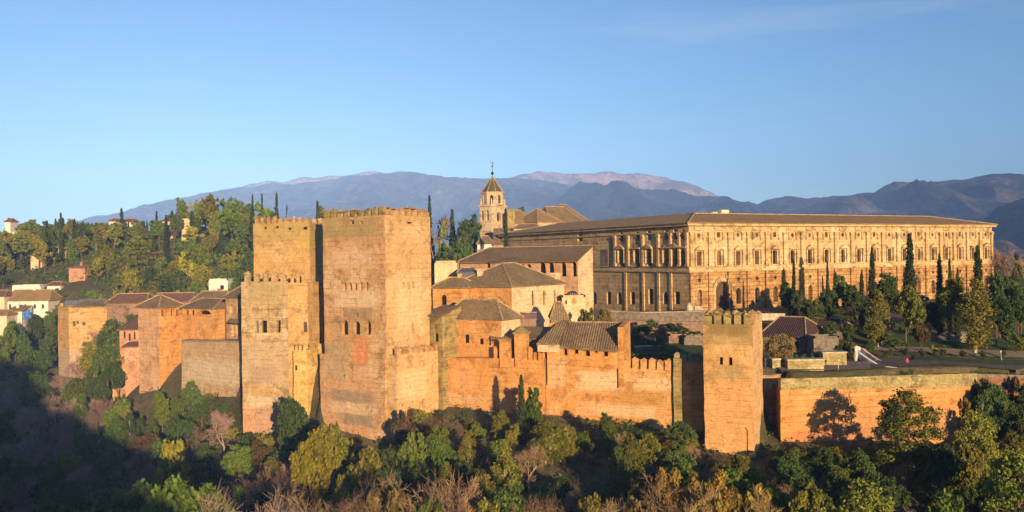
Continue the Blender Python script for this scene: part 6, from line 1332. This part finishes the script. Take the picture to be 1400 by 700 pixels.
for x, y, d, w, k, lf, lab in ((158, 432, 210, 26, 'broad', 'deep', 'dark tree between the squat tower and the pink house'), (176, 428, 214, 26, 'broad', 'deep', 'dark tree before the mauve roof, left of the slim tower'), (146, 462, 206, 26, 'broad', 'deep', 'dark tree over the ochre shed below the pink house'), (112, 482, 214, 30, 'bare', 'mauve', 'mauve bare tree low before the squat far-left tower'),
                              (20, 436, 268, 26, 'broad', 'deep', 'dark tree before the white houses at left edge'), (52, 430, 272, 26, 'broad', 'deep', 'dark tree right of the blue tarpaulin'), (68, 424, 274, 22, 'broad', 'green', 'green tree between the white houses and the squat tower'), (5, 442, 262, 26, 'broad', 'green', 'green tree at the left edge below the cream houses'), (36, 452, 258, 30, 'broad', 'deep', 'dark tree below the blue tarpaulin'), (64, 446, 256, 28, 'broad', 'deep', 'dark tree left of the squat tower'),
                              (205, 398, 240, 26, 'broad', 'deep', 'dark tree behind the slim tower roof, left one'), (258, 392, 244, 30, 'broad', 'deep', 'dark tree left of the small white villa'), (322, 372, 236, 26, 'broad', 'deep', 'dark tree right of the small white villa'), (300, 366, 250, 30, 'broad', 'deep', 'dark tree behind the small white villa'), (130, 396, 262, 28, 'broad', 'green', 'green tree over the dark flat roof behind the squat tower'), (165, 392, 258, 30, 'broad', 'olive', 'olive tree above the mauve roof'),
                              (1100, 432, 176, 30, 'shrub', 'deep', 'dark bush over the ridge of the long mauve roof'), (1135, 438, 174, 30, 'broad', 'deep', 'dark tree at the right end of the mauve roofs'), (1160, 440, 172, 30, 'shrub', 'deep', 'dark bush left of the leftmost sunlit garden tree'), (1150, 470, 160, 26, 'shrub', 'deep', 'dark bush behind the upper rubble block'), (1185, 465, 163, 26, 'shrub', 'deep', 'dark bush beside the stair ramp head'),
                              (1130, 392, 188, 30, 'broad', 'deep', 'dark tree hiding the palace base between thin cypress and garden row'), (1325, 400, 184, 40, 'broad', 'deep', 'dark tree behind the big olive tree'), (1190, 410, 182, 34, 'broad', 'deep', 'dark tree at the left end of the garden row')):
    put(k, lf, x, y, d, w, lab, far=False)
for x, y, w, k, lf, lab in ((520, 664, 50, 'shrub', 'rust', 'rust-brown bush at the bottom edge below the tallest tower'), (600, 684, 50, 'broad', 'green', 'green bush at the bottom edge between the bare tan trees'), (660, 676, 50, 'broad', 'olive', 'olive bush at the bottom edge left of centre'), (700, 660, 46, 'broad', 'deep', 'dark bush at the bottom edge in the centre'), (790, 668, 50, 'broad', 'olive', 'olive bush at the bottom edge right of centre'), (880, 676, 46, 'shrub', 'rust', 'rust-brown bush at the bottom edge right of centre'), (985, 672, 50, 'shrub', 'gold', 'golden-brown bush at the bottom edge below near tower'), (330, 660, 56, 'bare', 'mauve', 'mauve bare tree at the bottom edge, left of the tan ones'), (250, 650, 66, 'broad', 'green', 'green tree low in the left wood, left of the mauve one'), (150, 668, 66, 'broad', 'deep', 'dark green tree near the bottom left of the wood'), (1120, 668, 60, 'broad', 'olive', 'olive tree at the bottom edge right of near tower'), (1180, 655, 60, 'pine', 'pine', 'loose pine at the bottom edge left of the tall pine'), (1300, 660, 60, 'broad', 'green', 'green tree at the bottom edge right of the tall pine')):
    put(k, lf, x, y, 101, w, lab)
for x, y, d, w, lf, lab in ((1352, 516, 148, 34, 'deep', 'dark ivy tree hiding the left end of the dark reddish wall'), (1372, 528, 147, 40, 'deep', 'dark tree before the middle of the dark reddish wall'), (1398, 524, 148, 40, 'deep', 'dark tree before the right end of the dark reddish wall'), (1340, 556, 141, 40, 'deep', 'dark bushy tree below the terrace wall corner, in shade')):
    put('broad', lf, x, y, d, w, lab)
for i, (x, y, d) in enumerate(((1215, 492, 161), (1238, 490, 162.5), (1262, 490, 164), (1290, 491, 166), (1318, 492, 167), (1345, 493, 168.5), (1372, 494, 170), (1110, 446, 184), (1140, 444, 184), (1168, 444, 184))):
    p = P(x, y, d); tree('shrub', 'deep', p.x, p.y, ground(p.x, p.y), 1.7, 1.9, 'small clipped dark ball bush in the garden rows at right', 'small clipped ball bushes in the right garden', False)
hedge('low dark hedge running between gravel path and terrace wall', [(1215, 509, 148.5), (1300, 507, 152), (1420, 514, 160.5)], .8, .8, 'deep'); hedge('leafy dark hedge on the terrace edge behind the stone blocks', [(1080, 486, 153), (1125, 486, 154)], 1.0, 1.2, 'deep'); hedge('long dark hedge across the middle of the right garden', [(1200, 478, 176), (1300, 479, 178), (1420, 482, 182)], 1.3, 1.6, 'deep'); hedge('green hedge under the palace trees', [(1100, 430, 188), (1190, 434, 184), (1260, 446, 184)], 1.5, 1.8, 'deep')
prismwall('terrace_step', 'rubble terrace step between the garden path and the gravel path', 'wall', [(1195, 490, 163), (1300, 493, 166), (1420, 497, 170)], .8, M['stone_dark'], 1.6, M['greystone'])
# -- scattered trees of the woods
used = []
LIMIT = [(-40, 455), (60, 470), (78, 505), (92, 515), (108, 505), (128, 480), (150, 470), (188, 500), (190, 572), (216, 570), (248, 545), (262, 528), (328, 532), (331, 592), (385, 590), (398, 552), (436, 575), (442, 606), (524, 612), (545, 585), (590, 556), (640, 562), (672, 577), (735, 575), (800, 582), (900, 590), (958, 604), (966, 628), (1040, 640), (1046, 604), (1070, 610), (1200, 608), (1310, 604), (1340, 570), (1440, 545)]
LX, LY = [a for a, b in LIMIT], [b for a, b in LIMIT]
def bucket(px, py):
    if px < 190: return 'in the shaded wood below the squat far-left tower'
    if px < 330: return 'in the shaded wood below the slim tower'
    if px < 440: return 'below the stepped tower'
    if px < 590: return 'below the tallest tower'
    if px < 770: return 'below the left half of the rampart'
    if px < 960: return 'below the right half of the rampart'
    if px < 1060: return 'below the near tower'
    if px < 1230: return 'below the left half of the terrace wall'
    return 'below the right half of the terrace wall'
LN = {('broad', 'deep'): 'dark green bushy tree', ('broad', 'green'): 'mid-green bushy tree', ('broad', 'olive'): 'olive-coloured bushy tree', ('bare', 'mauve'): 'bare mauve-brown tree', ('bare', 'twig'): 'bare tan tree', ('poplar', 'olive'): 'slim olive poplar', ('poplar', 'green'): 'slim green poplar', ('pine', 'pine'): 'yellow-green pine', ('broad', 'rust'): 'brown-leaved bushy tree', ('shrub', 'rust'): 'brown undergrowth bush', ('shrub', 'deep'): 'dark undergrowth bush', ('cypress', 'cypress'): 'dark cypress', ('broad', 'lime'): 'yellow-green bushy tree', ('cone', 'deep'): 'dark conifer', ('shrub', 'olive'): 'olive undergrowth bush', ('shrub', 'green'): 'green undergrowth bush', ('poplar', 'deep'): 'dark upright tree'}
def scatter(n, pxr, dr, mix, hr, wr, mind, group_of, limit=True, far=False, ok=None, tries=40):
    for _ in range(n):
        for _t in range(tries):
            d = tr.uniform(*dr); px = tr.uniform(*pxr); q = T(px, d)
            if any((q.x - a) ** 2 + (q.y - b) ** 2 < (mind * (.8 if _t < 20 else .55)) ** 2 for a, b in used): continue
            if ok and not ok(q.x, q.y, px, d): continue
            k, lf = tr.choices([m[0] for m in mix], [m[1] for m in mix])[0]; h = tr.uniform(*hr); w = tr.uniform(*wr)
            if k == 'cypress': h *= 1.15; w *= .3
            if k == 'poplar': w *= .62; h *= 1.15
            if k == 'shrub': h *= .45; w *= .7
            z = ground(q.x, q.y); py = 350 - (z + h) / d * F - (px - 700) * SR
            if limit:
                lim = max(np.interp(px + o, LX, LY) for o in (-w / d * F * .4, 0, w / d * F * .4))
                if py < lim:
                    h2 = h - (lim - py) * d / F
                    if h2 < 2.6: continue
                    w *= max(.6, h2 / h); h = h2; py = lim
            if py > 790: continue
            used.append((q.x, q.y)); b = group_of(px, py); nm = LN[(k, lf)]
            tree(k, lf, q.x, q.y, z - .1, h, w, f'{nm} {b}', f'{nm}s {b}', far); break
outside = lambda x, y, px, d: not inpoly((x, y), PLAT) and min((Vector((x, y)) - a).length for a in WL) > 1.5
MIXL = [(('bare', 'mauve'), 5), (('broad', 'deep'), 4), (('broad', 'green'), 2), (('bare', 'twig'), .4), (('broad', 'olive'), .8), (('poplar', 'deep'), 1), (('broad', 'rust'), .8)]
MIXC = [(('bare', 'twig'), 2.0), (('broad', 'deep'), 3), (('broad', 'green'), 2.4), (('poplar', 'olive'), 2.4), (('broad', 'olive'), 2.4), (('broad', 'rust'), 1.2), (('shrub', 'deep'), 1)]
MIXR = [(('broad', 'deep'), 4), (('pine', 'pine'), 1.6), (('broad', 'green'), 2), (('broad', 'olive'), 2), (('poplar', 'deep'), 1), (('bare', 'twig'), .6)]
scatter(150, (-40, 335), (104, 236), MIXL, (7, 11), (6.5, 9.5), 4.5, bucket, ok=outside)
nearwall = lambda x, y, px, d: outside(x, y, px, d) and min((Vector((x, y)) - a.lerp(b, i / 4)).length for a, b in zip(WL, WL[1:]) for i in range(5)) < 8.5
scatter(70, (330, 1340), (128, 165), [(('shrub', 'deep'), 3), (('shrub', 'olive'), 2.2), (('shrub', 'green'), 2), (('shrub', 'rust'), 1.2)], (4.5, 8), (4.5, 8), 2.6, lambda px, py: bucket(px, py).replace('below', 'at the foot of'), ok=nearwall)
scatter(16, (255, 335), (150, 182), [(('shrub', 'deep'), 3), (('shrub', 'olive'), 2), (('shrub', 'rust'), 2)], (5, 8), (5, 8), 3, bucket, ok=outside)
scatter(22, (330, 445), (98, 158), MIXL + [(('bare', 'twig'), 3)], (6, 9), (5, 7.5), 4.2, bucket, ok=outside)
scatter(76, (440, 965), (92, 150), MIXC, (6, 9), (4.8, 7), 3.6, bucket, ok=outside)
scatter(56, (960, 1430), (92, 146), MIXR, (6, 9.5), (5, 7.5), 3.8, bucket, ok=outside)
hillb = lambda px, py: ('high on the left hill, near its skyline' if py < 322 else 'on the middle of the left hill' if py < 352 else 'low on the left hill, above the roofs') + (', left part' if px < 150 else ', right part')
SKY = [(-40, 305), (0, 303), (30, 302), (45, 296), (62, 291), (80, 298), (100, 296), (120, 302), (140, 304), (175, 302), (215, 300), (236, 285), (250, 272), (290, 270), (330, 270), (360, 280)]
def hillok(x, y, px, d): return not (px < 120 and d < 318)
MIXH = [(('broad', 'green'), 3), (('broad', 'olive'), 5), (('cypress', 'cypress'), 2.6), (('broad', 'deep'), 1.2), (('broad', 'lime'), .9), (('poplar', 'green'), 1.6), (('poplar', 'deep'), 1.4), (('bare', 'twig'), .5), (('broad', 'rust'), .25), (('pine', 'pine'), 1.2)]
LX, LY = [a for a, b in SKY], [b for a, b in SKY]
used = []
scatter(170, (-15, 350), (262, 405), MIXH, (8, 14), (7, 11), 4.7, hillb, far=True, ok=hillok)
scatter(14, (-30, 90), (292, 345), [(('shrub', 'deep'), 2), (('shrub', 'olive'), 2), (('broad', 'deep'), 2)], (4, 7), (6, 9), 4, lambda px, py: 'on the bare slope above the white houses at far left', far=True)
scatter(12, (590, 660), (300, 380), [(('broad', 'deep'), 2), (('broad', 'olive'), 1), (('cypress', 'cypress'), 1)], (9, 13), (7, 10), 5, lambda px, py: 'between the tallest tower and the bell tower', limit=False, far=True)
# low plants on the soil under the woods
gsh = np.random.default_rng(5)
def cover(name, n, pxr, dr, mat, size):
    px = gsh.uniform(*pxr, n); d = gsh.uniform(*dr, n); x = (px - 700) / F * d; y = d; keep = ~np_in(x, y, PLAT); x, y = x[keep], y[keep]; z = height(x, y)
    c = np.c_[x, y, z + .25]; v, f = leaves(c, gsh.uniform(.5, 1.3, len(c)), 12, size, gsh, .7)
    o = bpy.data.objects.new(name, np_mesh(name, v, f, LM[mat])); COL.objects.link(o); tag(o, kind='stuff')
cover('undergrowth', 5200, (-60, 1460), (88, 240), 'deep', .28); cover('dry_grass', 3600, (-60, 1460), (90, 240), 'rust', .24); cover('hillside_scrub', 2600, (-40, 360), (262, 420), 'deep', .6)
